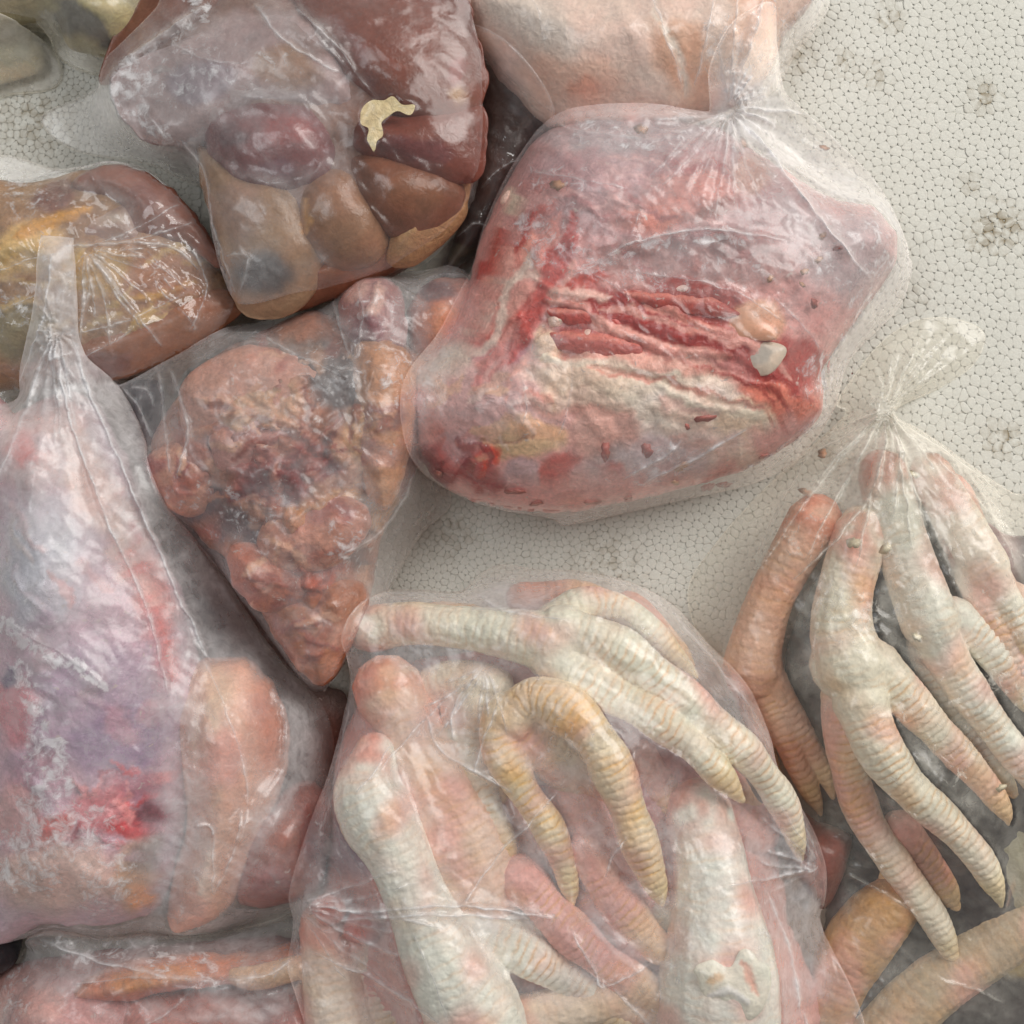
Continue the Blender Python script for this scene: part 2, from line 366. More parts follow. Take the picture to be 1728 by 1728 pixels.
def film(name, outline, label, iters=250, eps=0.5, haze=0.05, hk=0.035, hmax=0.5, folds=(), frost=(), clear=(), lift=(), m='film', step=0.95, wr=0.35, ground=None, group=None, radial=(), crumple=1.0, mist=(), zo=13):
    folds = list(folds)
    """a bag: upper sheet relaxed as a membrane over its contents, lower sheet below, joined at the rim"""
    _seed[0] += 1; sd = _seed[0] * 2.11; step /= 1000
    pl = spline([(p[0], p[1], p[2] if len(p) > 2 else zo) for p in outline], True, 6)
    poly = np.array([W(a, b, z / 1000) for a, b, z in pl])
    ax = G0 + np.arange(GN) * GR; X, Y = np.meshgrid(ax, ax)
    i0, j0 = np.clip(((poly.min(0) - G0) / GR).astype(int) - 3, 0, GN - 1); i1, j1 = np.clip(((poly.max(0) - G0) / GR).astype(int) + 4, 0, GN)
    sl = (slice(j0, j1), slice(i0, i1)); X = X[sl]; Y = Y[sl]
    mk = inside(poly, X.ravel(), Y.ravel()).reshape(X.shape)
    obs = G[sl] + eps / 1000
    obs = np.maximum.reduce([obs] + [np.roll(np.roll(obs, a, 0), b, 1) for a in (-1, 0, 1) for b in (-1, 0, 1)]) * 0.5 + obs * 0.5
    for _ in range(6):
        ob2 = 0.25 * (np.roll(obs, 1, 0) + np.roll(obs, -1, 0) + np.roll(obs, 1, 1) + np.roll(obs, -1, 1)); obs = np.maximum(ob2, G[sl] + eps / 1000)
    lx, ly = PX(X.ravel(), Y.ravel(), 0.02)
    for f in lift:
        obs = obs + (f['dz'] / 1000 * np.clip(1 - infl(f, lx, ly) ** 2, 0, 1)).reshape(X.shape) * mk
    z = obs.copy()
    for k in range(iters):
        av = 0.25 * (np.roll(z, 1, 0) + np.roll(z, -1, 0) + np.roll(z, 1, 1) + np.roll(z, -1, 1))
        z = np.where(mk, np.maximum(obs, av), obs)
    for k in range(5):
        av = 0.25 * (np.roll(z, 1, 0) + np.roll(z, -1, 0) + np.roll(z, 1, 1) + np.roll(z, -1, 1)); z = np.where(mk, np.maximum(av, G[sl] + 0.0003), z)
    full = np.zeros((GN, GN)); full[:] = G; full[sl] = z
    fsp = []; extra = []
    for f in folds:
        sp = spline(f[0], False, 5.0); nz = np.stack([fbm(sp[:, 0], sp[:, 1], 40, sd + 20, 3), fbm(sp[:, 0], sp[:, 1], 40, sd + 21, 3)], 1) * 3.0; sp = sp + nz; fsp.append(sp)
        wz = np.full(len(sp), 0.02)
        for _ in range(3):
            k_ = S * (H - wz) / H; wx_ = (sp[:, 0] - 864) * k_; wy_ = (864 - sp[:, 1]) * k_; wz = g_sample(full, wx_, wy_)
        q = np.stack([wx_, wy_], 1); s_ = np.r_[0, np.cumsum(np.linalg.norm(np.diff(q, axis=0), axis=1))]; t_ = np.arange(0, s_[-1], 0.0006)
        q = np.stack([np.interp(t_, s_, q[:, 0]), np.interp(t_, s_, q[:, 1])], 1); g_ = np.gradient(q, axis=0); g_ /= np.maximum(np.linalg.norm(g_, axis=1), 1e-9)[:, None]
        for o_ in (-0.0009, -0.00035, 0, 0.00035, 0.0009): extra.append(q + np.stack([-g_[:, 1], g_[:, 0]], 1) * o_)
    P, F, isb = tri_points(poly, step, [0.0004, 0.001], np.vstack(extra) if extra else None)
    zz = g_sample(full, P[:, 0], P[:, 1]); con = g_sample(G, P[:, 0], P[:, 1])
    px, py = PX(P[:, 0], P[:, 1], zz); d, _ = dist_line(poly, P[:, 0], P[:, 1], True); edge = sstep(0, 0.006, d)
    wx = fbm(px, py, 60, sd, 4); wy = fbm(px, py, 60, sd + 2, 4); add = np.zeros(len(P)); nf = 0; crest = np.zeros(len(P))
    for f in folds:                                             # (points, half width px, height mm)
        pts, w, hh = f[:3]; sp = fsp[nf]; nf += 1; q, fr = dist_line(sp, px, py)
        tp = np.clip(np.minimum(fr, 1 - fr) * 6, 0, 1) ** 0.6 * (0.75 + 0.5 * gn(np.stack([fr * 9 + nf, fr * 0, fr * 0 + sd], 1)))
        add += 1.3 * hh / 1000 * tp * (0.5 * np.exp(-q / w * 1.6) + 0.5 * np.exp(-q / (w * 4)))
        crest = np.maximum(crest, min(hh / 2.0, 1) * tp * np.exp(-q / 1.7))  # whitened fold crests: doubled film layers plus highlights put into the haze
    for cx, cy, r, n, amp in radial:                            # pleats gathered at a knot
        dx, dy = px - cx, py - cy; rr = np.hypot(dx, dy); th = np.arctan2(dy, dx) + wx * 0.05
        pl_ = 1 - np.abs(np.mod(th * n / (2 * math.pi) + 0.35 * np.sin(th * 3 + sd), 1) * 2 - 1)
        add += amp / 1000 * pl_ ** 1.5 * np.exp(-(rr / r) ** 1.3) * sstep(0, 14, rr)
    rg = 1 - np.abs(fbm(px + wx * 14, py + wy * 14, 75, sd + 5, 3)) * 1.6
    add += 0.6 * wr / 1000 * np.clip(rg, 0, 1) ** 3
    rg2 = 1 - np.abs(fbm((px * .8 + py * .6) * 0.45, (py * .8 - px * .6) * 1.5, 60, sd + 6, 2)) * 1.7
    add += wr * 1.1 / 1000 * np.clip(rg2, 0, 1) ** 4
    gp = np.clip((zz - con) * 1000 / 4.0, 0, 1)
    for cell, amp in ((170, 3.6), (64, 1.1)):                   # crumpled facets: creases where cones meet
        bx0, bx1, by0, by1 = px.min(), px.max(), py.min(), py.max(); nn = int((bx1 - bx0) * (by1 - by0) / cell ** 2) + 4
        cx_ = rng.uniform(bx0, bx1, nn); cy_ = rng.uniform(by0, by1, nn); f1 = np.full(len(P), 1e9)
        for a_, b_ in zip(cx_, cy_):
            f1 = np.minimum(f1, np.hypot(px + wx * 10 - a_, py + wy * 10 - b_))
        add += crumple * amp / 1000 * np.clip(f1 / cell, 0, 1.2) * (0.3 + 0.7 * gp)
    zz = zz + add * (0.15 + 0.85 * edge); zz[isb] = con[isb] + 0.0004
    gap = np.clip((zz - con) * 1000 - eps, 0, 30)
    hz = np.clip(haze + 0.62 * hk * gap, 0, 0.72 * hmax) * (1 + 0.5 * fbm(px, py, 70, sd + 8, 3)); hz = np.clip(hz + 0.16 * np.exp(-d / 0.0006) + 0.7 * crest, 0, .9); qx, qy = px + wx * 16, py + wy * 16; fr = np.zeros(len(P))
    for f in mist: hz = hz + 0.68 * f['a'] * (1 - sstep(1 - f['soft'], 1 + f['soft'], infl(f, qx, qy)))
    for f in clear: w = (1 - sstep(1 - f['soft'], 1 + f['soft'], infl(f, qx, qy))); hz = hz * (1 - f['a'] * w)
    for f in frost:
        w = f['a'] * (1 - sstep(1 - f['soft'], 1 + f['soft'], infl(f, qx, qy))); fr = np.maximum(fr, w)
    gb = ground if ground is not None else G
    zb = np.minimum(g_sample(gb, P[:, 0], P[:, 1]) + 0.0002, zz - 0.0003)
    V = [(a, b, q) for (a, b), q in zip(P, zz)]; idx = np.full(len(P), -1); k = len(V)
    for i in range(len(P)):
        if isb[i]: idx[i] = i
        else: idx[i] = k; k += 1; V.append((P[i, 0], P[i, 1], zb[i]))
    faces = list(F) + [tuple(int(idx[i]) for i in reversed(f)) for f in F]
    o = mesh_obj(name, V, faces, M[m], None, None, {'haze': np.r_[hz, np.full((~isb).sum(), 0.01)], 'frost': np.r_[fr, np.zeros((~isb).sum())]})
    tag(o, label, 'plastic bag', group)
    splat([(a, b, q) for (a, b), q in zip(P, zz)], F)
    return o

def drops(bag, spots, m, name, rel=-0.0002):
    for (x, y, rx, ry, ang) in spots:
        z = 0.02
        for _ in range(3):
            wx_, wy_ = W(x, y, z); z = float(g_sample(G, np.array([wx_]), np.array([wy_]))[0])
        n = 14; V = [(wx_, wy_, z - 0.00020)]; t = math.radians(-ang)
        for k in range(n):
            a = 2 * math.pi * k / n; r = 1 + 0.3 * math.sin(2 * a + x) + .16 * math.sin(5 * a + y); ex, ey = rx * S * r * math.cos(a), ry * S * r * math.sin(a)
            qx_, qy_ = wx_ + ex * math.cos(t) - ey * math.sin(t), wy_ + ex * math.sin(t) + ey * math.cos(t)
            zq = float(g_sample(G, np.array([qx_]), np.array([qy_]))[0]); V.append((qx_, qy_, zq - 0.00034))
        V.append((wx_, wy_, z - 0.0005))
        F = [(0, 1 + k, 1 + (k + 1) % n) for k in range(n)] + [(n + 1, 1 + (k + 1) % n, 1 + k) for k in range(n)]
        mesh_obj(name, V, F, M[m], bag)

# ------------------------------------------------------------------ feet
def tube(path, V, F, seg=14):
    P = path[:, :3]; R = path[:, 3]; n = len(P); T = np.gradient(P, axis=0); T /= np.linalg.norm(T, axis=1)[:, None]
    up = np.array([0, 0, 1.0]); b0 = len(V)
    def ring(c, t, r):
        s = np.cross(t, up); s /= max(np.linalg.norm(s), 1e-6); u = np.cross(s, t)
        for k in range(seg):
            a = 2 * math.pi * k / seg; V.append(tuple(c + r * (math.cos(a) * s + math.sin(a) * u)))
    rings = [(P[0] - T[0] * R[0] * math.sin(q), T[0], R[0] * math.cos(q)) for q in (1.25, 0.7)] + [(P[i], T[i], R[i]) for i in range(n)] + \
            [(P[-1] + T[-1] * R[-1] * math.sin(q), T[-1], R[-1] * math.cos(q)) for q in (0.7, 1.25)]
    for r in rings: ring(*r)
    for i in range(len(rings) - 1):
        for k in range(seg):
            a = b0 + i * seg + k; b = b0 + i * seg + (k + 1) % seg; F.append((a, b, b + seg, a + seg))
    F.append(tuple(b0 + k for k in reversed(range(seg)))); F.append(tuple(b0 + (len(rings) - 1) * seg + k for k in range(seg)))

def foot(label, shank, toes, base, group, pink=None, yellow=None, pads=(), claw=True, cut=None, warm=0.3, palmside=False, scute=0.5, tipcol=None, name='chicken_paw', fat=0.98, knob=0.09):
    """shank and toes: lists of (px, py, z mm, radius px)"""
    _seed[0] += 1; sd = _seed[0] * 0.77
    paths = []
    for k, pts in enumerate(([shank] if shank else []) + list(toes)):
        q = []
        for (x, y, z, r) in pts:
            wx_, wy_ = W(x, y, z / 1000); q.append((wx_, wy_, z / 1000, r * S * fat))
        p = spline(q, False, 0.0016)
        istoe = not (shank and k == 0)
        s = np.r_[0, np.cumsum(np.linalg.norm(np.diff(p[:, :3], axis=0), axis=1))]
        if istoe:
            p[:, 3] *= 1.0 - 0.16 * (s / s[-1]) ** 1.3
        if istoe:                                    # toe pads swell between joints; last quarter is the claw
            p[:, 3] *= 1 + knob * np.cos(2 * math.pi * s / 0.021 + k)
            if claw:
                e = np.clip((s - (s[-1] - 0.011)) / 0.011, 0, 1); p[:, 3] *= 1 - 0.56 * e ** 1.8
        paths.append((p, s, istoe))
    V, F = [], []
    for p, s, t in paths: tube(p, V, F)
    for (x, y, z, r, fl) in pads:
        wx_, wy_ = W(x, y, z / 1000); b0 = len(V); nu, nv = 14, 9
        for i in range(nv):
            ph = math.pi * (i + 0.5) / nv
            for j in range(nu):
                a = 2 * math.pi * j / nu; V.append((wx_ + r * S * math.sin(ph) * math.cos(a), wy_ + r * S * math.sin(ph) * math.sin(a), z / 1000 + r * S * fl * math.cos(ph)))
        for i in range(nv - 1):
            for j in range(nu): a = b0 + i * nu + j; b = b0 + i * nu + (j + 1) % nu; F.append((a, a + nu, b + nu, b))
        F.append(tuple(b0 + j for j in range(nu))); F.append(tuple(b0 + (nv - 1) * nu + j for j in reversed(range(nu))))
    me = bpy.data.meshes.new('tmp'); me.from_pydata(V, [], F); me.update()
    tmp = bpy.data.objects.new('tmp', me); coll.objects.link(tmp)
    r = tmp.modifiers.new('r', 'REMESH'); r.mode = 'VOXEL'; r.voxel_size = 0.00047
    sm = tmp.modifiers.new('s', 'SMOOTH'); sm.factor = 0.5; sm.iterations = 10
    dg = bpy.context.evaluated_depsgraph_get(); ev = tmp.evaluated_get(dg); em = ev.to_mesh()
    n = len(em.vertices); v = np.empty(n * 3); em.vertices.foreach_get('co', v); v = v.reshape(-1, 3)
    nr = np.empty(n * 3); em.vertices.foreach_get('normal', nr); nr = nr.reshape(-1, 3)
    faces = [tuple(p.vertices) for p in em.polygons]
    ev.to_mesh_clear(); bpy.data.objects.remove(tmp); bpy.data.meshes.remove(me)
    # nearest centre line
    best = np.full(n, 1e9); who = np.zeros(n, int); arc = np.zeros(n); tot = np.zeros(n); cen = np.zeros((n, 3)); rad = np.ones(n)
    for k, (p, s, t) in enumerate(paths):
        for a in range(0, n, 4000):
            sl = slice(a, a + 4000); D = np.linalg.norm(v[sl, None, :] - p[None, :, :3], axis=2) / (p[None, :, 3] + 0.001); j = D.argmin(1); dm = D[np.arange(len(j)), j]
            mm = dm < best[sl]; ids = np.arange(a, a + len(j))[mm]; jj = j[mm]
            best[ids] = dm[mm]; who[ids] = k; arc[ids] = s[jj]; tot[ids] = s[-1]; cen[ids] = p[jj, :3]; rad[ids] = p[jj, 3]
            # continuous arc length inside the sample
            tv = np.gradient(p[:, :3], axis=0); tv /= np.linalg.norm(tv, axis=1)[:, None]
            arc[ids] += ((v[ids] - p[jj, :3]) * tv[jj]).sum(1)
    istoe = np.array([t for _, _, t in paths])[who]
    dors = np.clip(nr[:, 2] * (0.35 if palmside else 1.0), 0, 1) ** 0.7
    xm = v * 1000
    wob = gn(xm / 3.0) * 0.28 + gn(xm / 8.0 + 4) * 0.4
    pitch = np.where(istoe, 2.25, 2.5)
    fr = np.mod(arc * 1000 / pitch + wob, 1.0)
    ridge = np.clip(1 - np.abs(fr * 2 - 1) ** 3.4, 0, 1)
    on = np.where(istoe, 1.0, 0.45) * sstep(0.002, 0.008, arc) * dors
    disp = scute * (ridge - 0.5) * on * sstep(0.0, 0.006, tot - arc)
    disp += 0.13 * gn(xm / 1.6) + 0.16 * gn(xm / 5.0)
    v2 = v + nr * disp[:, None] / 1000
    col = np.tile(np.asarray(base, float), (n, 1))
    def blend(c, w):
        nonlocal col
        col = col * (1 - w[:, None]) + np.asarray(c) * w[:, None]
    lowv = sstep(0.7, -0.3, nr[:, 2])
    pk = C(214, 160, 148) if pink is None else pink
    blend(pk, np.clip(sstep(-0.1, 0.7, gn(xm / 14.0 + sd)) * 0.8, 0, 1))
    yl = C(206, 160, 106) if yellow is None else yellow
    blend(yl, np.clip((1 - ridge) * on * 0.85 * sstep(-0.5, 0.5, gn(xm / 9.0 + 3)), 0, 1))
    blend(yl, warm * sstep(0.1, 0.7, gn(xm / 11.0 + sd + 7)))
    # tips yellow
    tipw = np.where(istoe, sstep(0.016, 0.008, tot - arc), 0)
    blend(C(214, 192, 138) if tipcol is None else tipcol, tipw * 0.55)
    if shank: blend(C(196, 112, 88), np.where(~istoe, sstep(0.012, 0.0, arc), 0) * 0.5 * sstep(-0.6, 0.3, gn(xm / 5)))
    root = bpy.data.objects.new(name, None); coll.objects.link(root); root.empty_display_size = 0.01
    x0, y0 = v2[:, :2].mean(0); root.location = (x0, y0, v2[:, 2].min())
    tag(root, label, 'chicken foot', group)
    clawlen = 0.0095
    lab = who.copy(); isclaw = istoe & (arc > tot - clawlen) & claw; lab = lab * 2 + isclaw
    FA = np.array([f if len(f) == 4 else f + (f[-1],) for f in faces]); fl = lab[FA[:, 0]]
    parts = {}
    for l in sorted(set(fl.tolist())):
        sel = FA[fl == l]; used = np.unique(sel); mp = np.full(n, -1); mp[used] = np.arange(len(used))
        k, cl = l // 2, l % 2; isT = paths[k][2]
        nm = 'claw' if cl else ('toe' if isT else 'shank')
        par = parts.get(k * 2, root) if cl else root
        fs = [tuple(dict.fromkeys(mp[f].tolist())) for f in sel]
        o = mesh_obj(nm, v2[used], fs, M['foot'], par, col[used])
        parts[l] = o; NORM.append((o, used, v2, FA))
    # true normals of the whole skin so the seams between parts stay invisible
    vn = np.zeros((n, 3)); A = v2[FA[:, 0]]; B = v2[FA[:, 1]]; Cc = v2[FA[:, 2]]; fn = np.cross(B - A, Cc - A)
    for k in range(4): np.add.at(vn, FA[:, k], fn)
    vn /= np.maximum(np.linalg.norm(vn, axis=1), 1e-12)[:, None]
    for (o, used, _, _) in NORM: o.data.normals_split_custom_set_from_vertices([tuple(q) for q in vn[used]])
    NORM.clear()
    splat(v2, faces)
    if cut:                                             # sawn bone showing at the end of the shank
        disc(root, cut)
    return root
NORM = []
def disc(root, spec):
    x, y, z, r, c = spec
    blob('cut_bone', [(x + r * math.cos(a), y + r * 0.92 * math.sin(a)) for a in np.linspace(0, 2 * math.pi, 9)[:-1]], z, 3.5, 3, rim=3.5, c=c, m='bone', parent=root, step=0.8, warp=2, rough=0.15,
         feats=[E(x, y, r * 0.45, r * 0.4, 0, -0.6, C(186, 96, 78), 0.5)])
def gsnap(): return G.copy()
def strokes(n, box, ang, jit, ln, w, cols, dz, seed, a=.85):
    r = random.Random(seed); out = []
    for _ in range(n):
        x = r.uniform(box[0], box[2]); y = r.uniform(box[1], box[3]); t = math.radians(ang + r.gauss(0, jit)); l = ln * r.uniform(.5, 1.5); k = r.gauss(0, .25); pts = []
        for q in (-1, -.3, .4, 1): pts.append((x + l * q * math.cos(t) - l * k * q * q * math.sin(t), y + l * q * math.sin(t) + l * k * q * q * math.cos(t)))
        out.append(L(pts, w * r.uniform(.6, 1.5), dz * r.uniform(.3, 1.2), r.choice(cols), .4, a * r.uniform(.5, 1)))
    return out
def blots(n, box, rad, cols, dz, seed, a=.8):
    r = random.Random(seed); return [E(r.uniform(box[0], box[2]), r.uniform(box[1], box[3]), rad * r.uniform(.4, 1.5), rad * r.uniform(.3, .9), r.uniform(0, 180), r.uniform(-dz, dz), r.choice(cols), .5, a * r.uniform(.4, 1)) for _ in range(n)]

def rays(cx, cy, a0, a1, n, r0, r1, h, seed=1, bend=.12):
    """film pleats running out of a knot at (cx, cy); angles in degrees, photo y down"""
    r = random.Random(seed); out = []
    for k in range(n):
        a = math.radians(a0 + (a1 - a0) * (k + r.uniform(.2, .8)) / n); l = r.uniform(.45, 1) * r1; b = r.uniform(-bend, bend)
        out.append(([(cx + t * math.cos(a + b * t / r1), cy + t * math.sin(a + b * t / r1)) for t in (r0, r0 + (l - r0) * .35, r0 + (l - r0) * .7, l)], r.uniform(3.5, 6), h * r.uniform(.5, 1.2)))
    return out

def bands(path, n, gap, w, cols, dz, seed):
    """side by side fibres following a path, uneven in length, width and course"""
    r = random.Random(seed); q = spline(path, False, 26); t = np.gradient(q, axis=0); t /= np.linalg.norm(t, axis=1)[:, None]; nn = np.stack([-t[:, 1], t[:, 0]], 1); out = []
    for k in range(int(n * 2.2)):
        i0 = r.randint(0, max(0, len(q) - 5)); i1 = min(len(q), i0 + r.randint(4, max(5, len(q) - 2))); o = r.uniform(-.5, n - .5) * gap; ph = r.uniform(0, 6); am = r.uniform(2, 8)
        out.append(L([tuple(q[i] + nn[i] * (o + am * math.sin(i * .9 + ph))) for i in range(i0, i1)], w * r.uniform(.45, 1.7), dz * r.uniform(.1, .6), r.choice(cols), .7, r.uniform(.35, .85)))
    return out

# ================================================================== THE SETTING: foam floor made of fused beads
def foam_floor():
    fl = mesh_obj('foam_floor', [(-1, -1, -0.004), (1, -1, -0.004), (1, 1, -0.004), (-1, 1, -0.004), (-1, -1, -0.03), (1, -1, -0.03), (1, 1, -0.03), (-1, 1, -0.03)],
                  [(0, 1, 2, 3), (7, 6, 5, 4), (0, 4, 5, 1), (1, 5, 6, 2), (2, 6, 7, 3), (3, 7, 4, 0)], M['foam'], smooth=False)
    tag(fl, 'white polystyrene foam floor of fused round beads, stained in places', kind='structure')
    regs = [(1120, -160, 1890, 1330), (540, 760, 1130, 1180), (-170, 30, 330, 430)]
    cell = 9.0; grid = {}; seeds = []
    def spacing(x): return 9.6 + 4.6 * min(max((x - 900) / 650.0, 0), 1) if x > 0 else 12.5
    rr = random.Random(11)
    for (x0, y0, x1, y1) in regs:
        n = int((x1 - x0) * (y1 - y0) / 120 * 9)
        for _ in range(n):
            x = rr.uniform(x0, x1); y = rr.uniform(y0, y1); d = spacing(x) * rr.uniform(0.82, 1.08); gx, gy = int(x // cell), int(y // cell); ok = True
            for i in range(gx - 2, gx + 3):
                for j in range(gy - 2, gy + 3):
                    for (a, b) in grid.get((i, j), ()):
                        if (a - x) ** 2 + (b - y) ** 2 < d * d: ok = False; break
                    if not ok: break
                if not ok: break
            if ok: grid.setdefault((gx, gy), []).append((x, y)); seeds.append((x, y))
    dirt_spots = [(1690, 385, 60, 1.0), (1650, 400, 40, .8), (1335, 90, 55, .7), (1420, 110, 40, .6), (1660, 165, 40, .7), (1500, 30, 40, .6), (1690, 740, 45, .7), (1640, 310, 30, .6), (1550, 500, 40, .35),
                  (1020, 960, 90, .5), (760, 900, 70, .4), (60, 200, 120, .55), (1480, 130, 40, .5), (1600, 1000, 60, .3), (1400, 760, 60, .5)]
    def cellpoly(x, y):
        s = spacing(x) * 1.25; poly = [(x + s * math.cos(a), y + s * math.sin(a)) for a in [k * math.pi / 4 + .39 for k in range(8)]]
        gx, gy = int(x // cell), int(y // cell)
        for i in range(gx - 4, gx + 5):
            for j in range(gy - 4, gy + 5):
                for (a, b) in grid.get((i, j), ()):
                    dx, dy = a - x, b - y; l2 = dx * dx + dy * dy
                    if l2 < 1e-9 or l2 > 6.2 * s * s: continue
                    h = (a * a + b * b - x * x - y * y) / 2; out = []
                    for q in range(len(poly)):
                        p0, p1 = poly[q - 1], poly[q]; d0 = p0[0] * dx + p0[1] * dy - h; d1 = p1[0] * dx + p1[1] * dy - h
                        if (d0 < 0) != (d1 < 0): t = d0 / (d0 - d1); out.append((p0[0] + t * (p1[0] - p0[0]), p0[1] + t * (p1[1] - p0[1])))
                        if d1 < 0: out.append(p1)
                    poly = out
                    if len(poly) < 3: return None
        return poly
    BV, BF, BD = [], [], []; singles = 0
    order = sorted(seeds, key=lambda p: 0 if (1390 < p[0] < 1728 and 0 < p[1] < 700) else 1)
    rr.shuffle(order); order.sort(key=lambda p: 0 if (p[0] > 1450 and 0 < p[1] < 620 and p[0] < 1722) else 1)
    for (x, y) in order:
        poly = cellpoly(x, y)
        if not poly: continue
        cx = sum(p[0] for p in poly) / len(poly); cy = sum(p[1] for p in poly) / len(poly); q = []
        for k in range(len(poly)):
            a, b = poly[k - 1], poly[k]; q += [(a[0] * .74 + b[0] * .26, a[1] * .74 + b[1] * .26), (a[0] * .26 + b[0] * .74, a[1] * .26 + b[1] * .74)]
        n = len(q); sm_ = 2.4 if rr.random() < .03 else rr.uniform(.45, 1.1); hz = rr.uniform(-0.03, 0.03) - (0.25 if rr.random() < .015 else 0); V = []
        for s, z in ((1.0, -0.075 * sm_), (0.94, -0.026 * sm_), (0.76, -0.003)):
            V += [(*W(cx + (a - cx) * s, cy + (b - cy) * s), (z + hz) / 1000) for a, b in q]
        V.append((*W(cx, cy), (0.0 + hz) / 1000))
        F = [(r * n + k, r * n + (k + 1) % n, (r + 1) * n + (k + 1) % n, (r + 1) * n + k) for r in (0, 1) for k in range(n)] + [(2 * n + k, 2 * n + (k + 1) % n, 3 * n) for k in range(n)]
        F = [tuple(reversed(f)) for f in F]
        dt = max([0.03] + [w * max(0, 1 - math.hypot(x - a, y - b) / r) for a, b, r, w in dirt_spots]); dt = min(1, dt * 1.3)
        D = [min(1, dt * 1.6 + (.15 if sm_ > 2 else .0))] * n + [min(1, dt * 1.2 + .03)] * n + [dt * .8] * n + [dt * .6]
        if singles < 300 and p_in(x, y):
            mesh_obj('foam_bead', V, F, M['foam'], fl, None, {'dirt': D}); singles += 1
        else:
            b = len(BV); BV += V; BF += [tuple(i + b for i in f) for f in F]; BD += D
    o = mesh_obj('bead_field', BV, BF, M['foam'], fl, None, {'dirt': BD}); tag(o, kind='stuff')
    mesh_obj('bead_joint_bed', [(-.2, -.2, -0.0003), (.2, -.2, -0.0003), (.2, .2, -0.0003), (-.2, .2, -0.0003)], [(0, 1, 2, 3)], M['grime'], fl, smooth=False)
def p_in(x, y): return 1450 < x < 1722 and 0 < y < 620

# ================================================================== BAG: pale feet at the top left corner
gs = gsnap()
o = blob('chicken_piece', [(-60, -60), (250, -60), (262, 0), (235, 60), (180, 88), (110, 70), (70, 20), (-60, 40)], 14, 13, 13, rim=14, c=C(150, 142, 112), m='skin',
         feats=[E(180, 20, 60, 28, 20, 2, C(176, 164, 120)), E(110, 40, 40, 22, 0, 0, C(96, 92, 86), .6), L([(100, 0), (160, 50), (200, 85)], 14, -2, C(84, 80, 74))])
tag(o, 'pale yellowish chicken piece in the bag behind the liver bag', 'meat')
film('plastic_bag', [(-60, -60), (270, -60), (275, 0), (245, 60), (200, 100), (140, 108), (80, 80), (60, 40), (0, 35), (-60, 60)], 'cloudy bag of yellowish chicken behind the frosted liver bag', iters=120, haze=0.14, hk=0.05, m='film_yellow', ground=gs)
gs = gsnap()
o = blob('chicken_piece', [(-60, 40), (20, 45), (60, 70), (70, 110), (30, 130), (-60, 140)], 4, 4, 4, rim=10, c=C(186, 178, 150), m='skin', feats=[E(20, 90, 30, 20, 0, 1, C(168, 168, 146))])
tag(o, 'small whitish lump in a cloudy bag corner lying on bare foam', 'meat')
film('plastic_bag', [(-60, 30), (30, 40), (72, 66), (86, 112), (60, 135), (0, 142), (-60, 150)], 'small cloudy white bag corner lying on bare foam', iters=120, haze=0.3, hk=0.05, m='film_yellow', ground=gs)

# ================================================================== BAG: pale skinned whole chicken at the top
gs = gsnap()
o = blob('whole_chicken', [(742, -60), (775, 25), (830, 95), (890, 165), (950, 205), (1100, 205), (1210, 180), (1290, 130), (1330, 50), (1345, -60)], 19, 21, 19, rim=30, c=C(214, 192, 178), m='skin', rough=0.5, warp=14,
         feats=[E(1150, 95, 45, 80, -20, 0.6, C(204, 162, 136), .5), L([(1105, 0), (1145, 90), (1160, 160)], 6, -1.2, C(226, 204, 190), .6), E(960, 130, 90, 40, 10, 0.8, C(212, 170, 150), .8, .8), E(900, 40, 80, 40, 30, 0.8, C(206, 192, 180), .8),
                E(1270, 30, 40, 60, 10, 1.0, C(214, 176, 152), .6), L([(830, 20), (900, 80), (950, 150)], 14, 0.7, None), L([(1040, 0), (1080, 70), (1100, 150)], 18, 0.8, None), E(990, 150, 26, 14, 0, 0, C(206, 150, 128), .7),
                E(840, 110, 40, 22, 45, 0, C(180, 168, 164), .8, .7)])
tag(o, 'pale pink chicken with smooth pimpled skin in the bag above the red meat', 'chicken')
film('plastic_bag', [(722, -60), (768, 40), (822, 108), (890, 175), (950, 212), (1100, 212), (1220, 195), (1300, 150), (1345, 90), (1372, -60)], 'clear bag tight around a pale pink skinned chicken', iters=160, haze=0.07, hk=0.05, ground=gs,
     folds=[([(1090, -30), (1130, 80), (1158, 165)], 5, 1.4), ([(1205, -20), (1190, 70), (1168, 160)], 5, 1.5), ([(1245, -20), (1235, 80), (1225, 180)], 5, 2.2), ([(1290, -10), (1265, 80), (1230, 180)], 5, 2.0), ([(880, -20), (910, 30), (920, 90)], 6, .7)],
     frost=[E(1215, 90, 40, 70, 0, a=.48), E(1300, 60, 40, 90, 10, a=.42)], wr=.25)

# ================================================================== dark wet bag squeezed in the gap between livers and red meat
gs = gsnap()
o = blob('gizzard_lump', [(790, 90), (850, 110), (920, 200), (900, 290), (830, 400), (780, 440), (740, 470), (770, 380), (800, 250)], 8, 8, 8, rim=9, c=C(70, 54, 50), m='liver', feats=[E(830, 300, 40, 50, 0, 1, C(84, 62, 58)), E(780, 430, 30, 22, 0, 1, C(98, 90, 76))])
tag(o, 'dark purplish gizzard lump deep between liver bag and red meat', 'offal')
film('plastic_bag', [(770, 70), (850, 95), (930, 195), (925, 280), (850, 400), (800, 450), (740, 490), (700, 470), (760, 370), (790, 250)], 'dark crumpled bag sunk in the gap between livers and red meat', iters=140, haze=0.04, hk=0.02, hmax=.2, ground=gs, wr=.7, m='film_shiny',
     folds=[([(810, 320), (840, 290), (880, 270)], 5, 1.5), ([(770, 400), (800, 380), (830, 390)], 5, 2)])

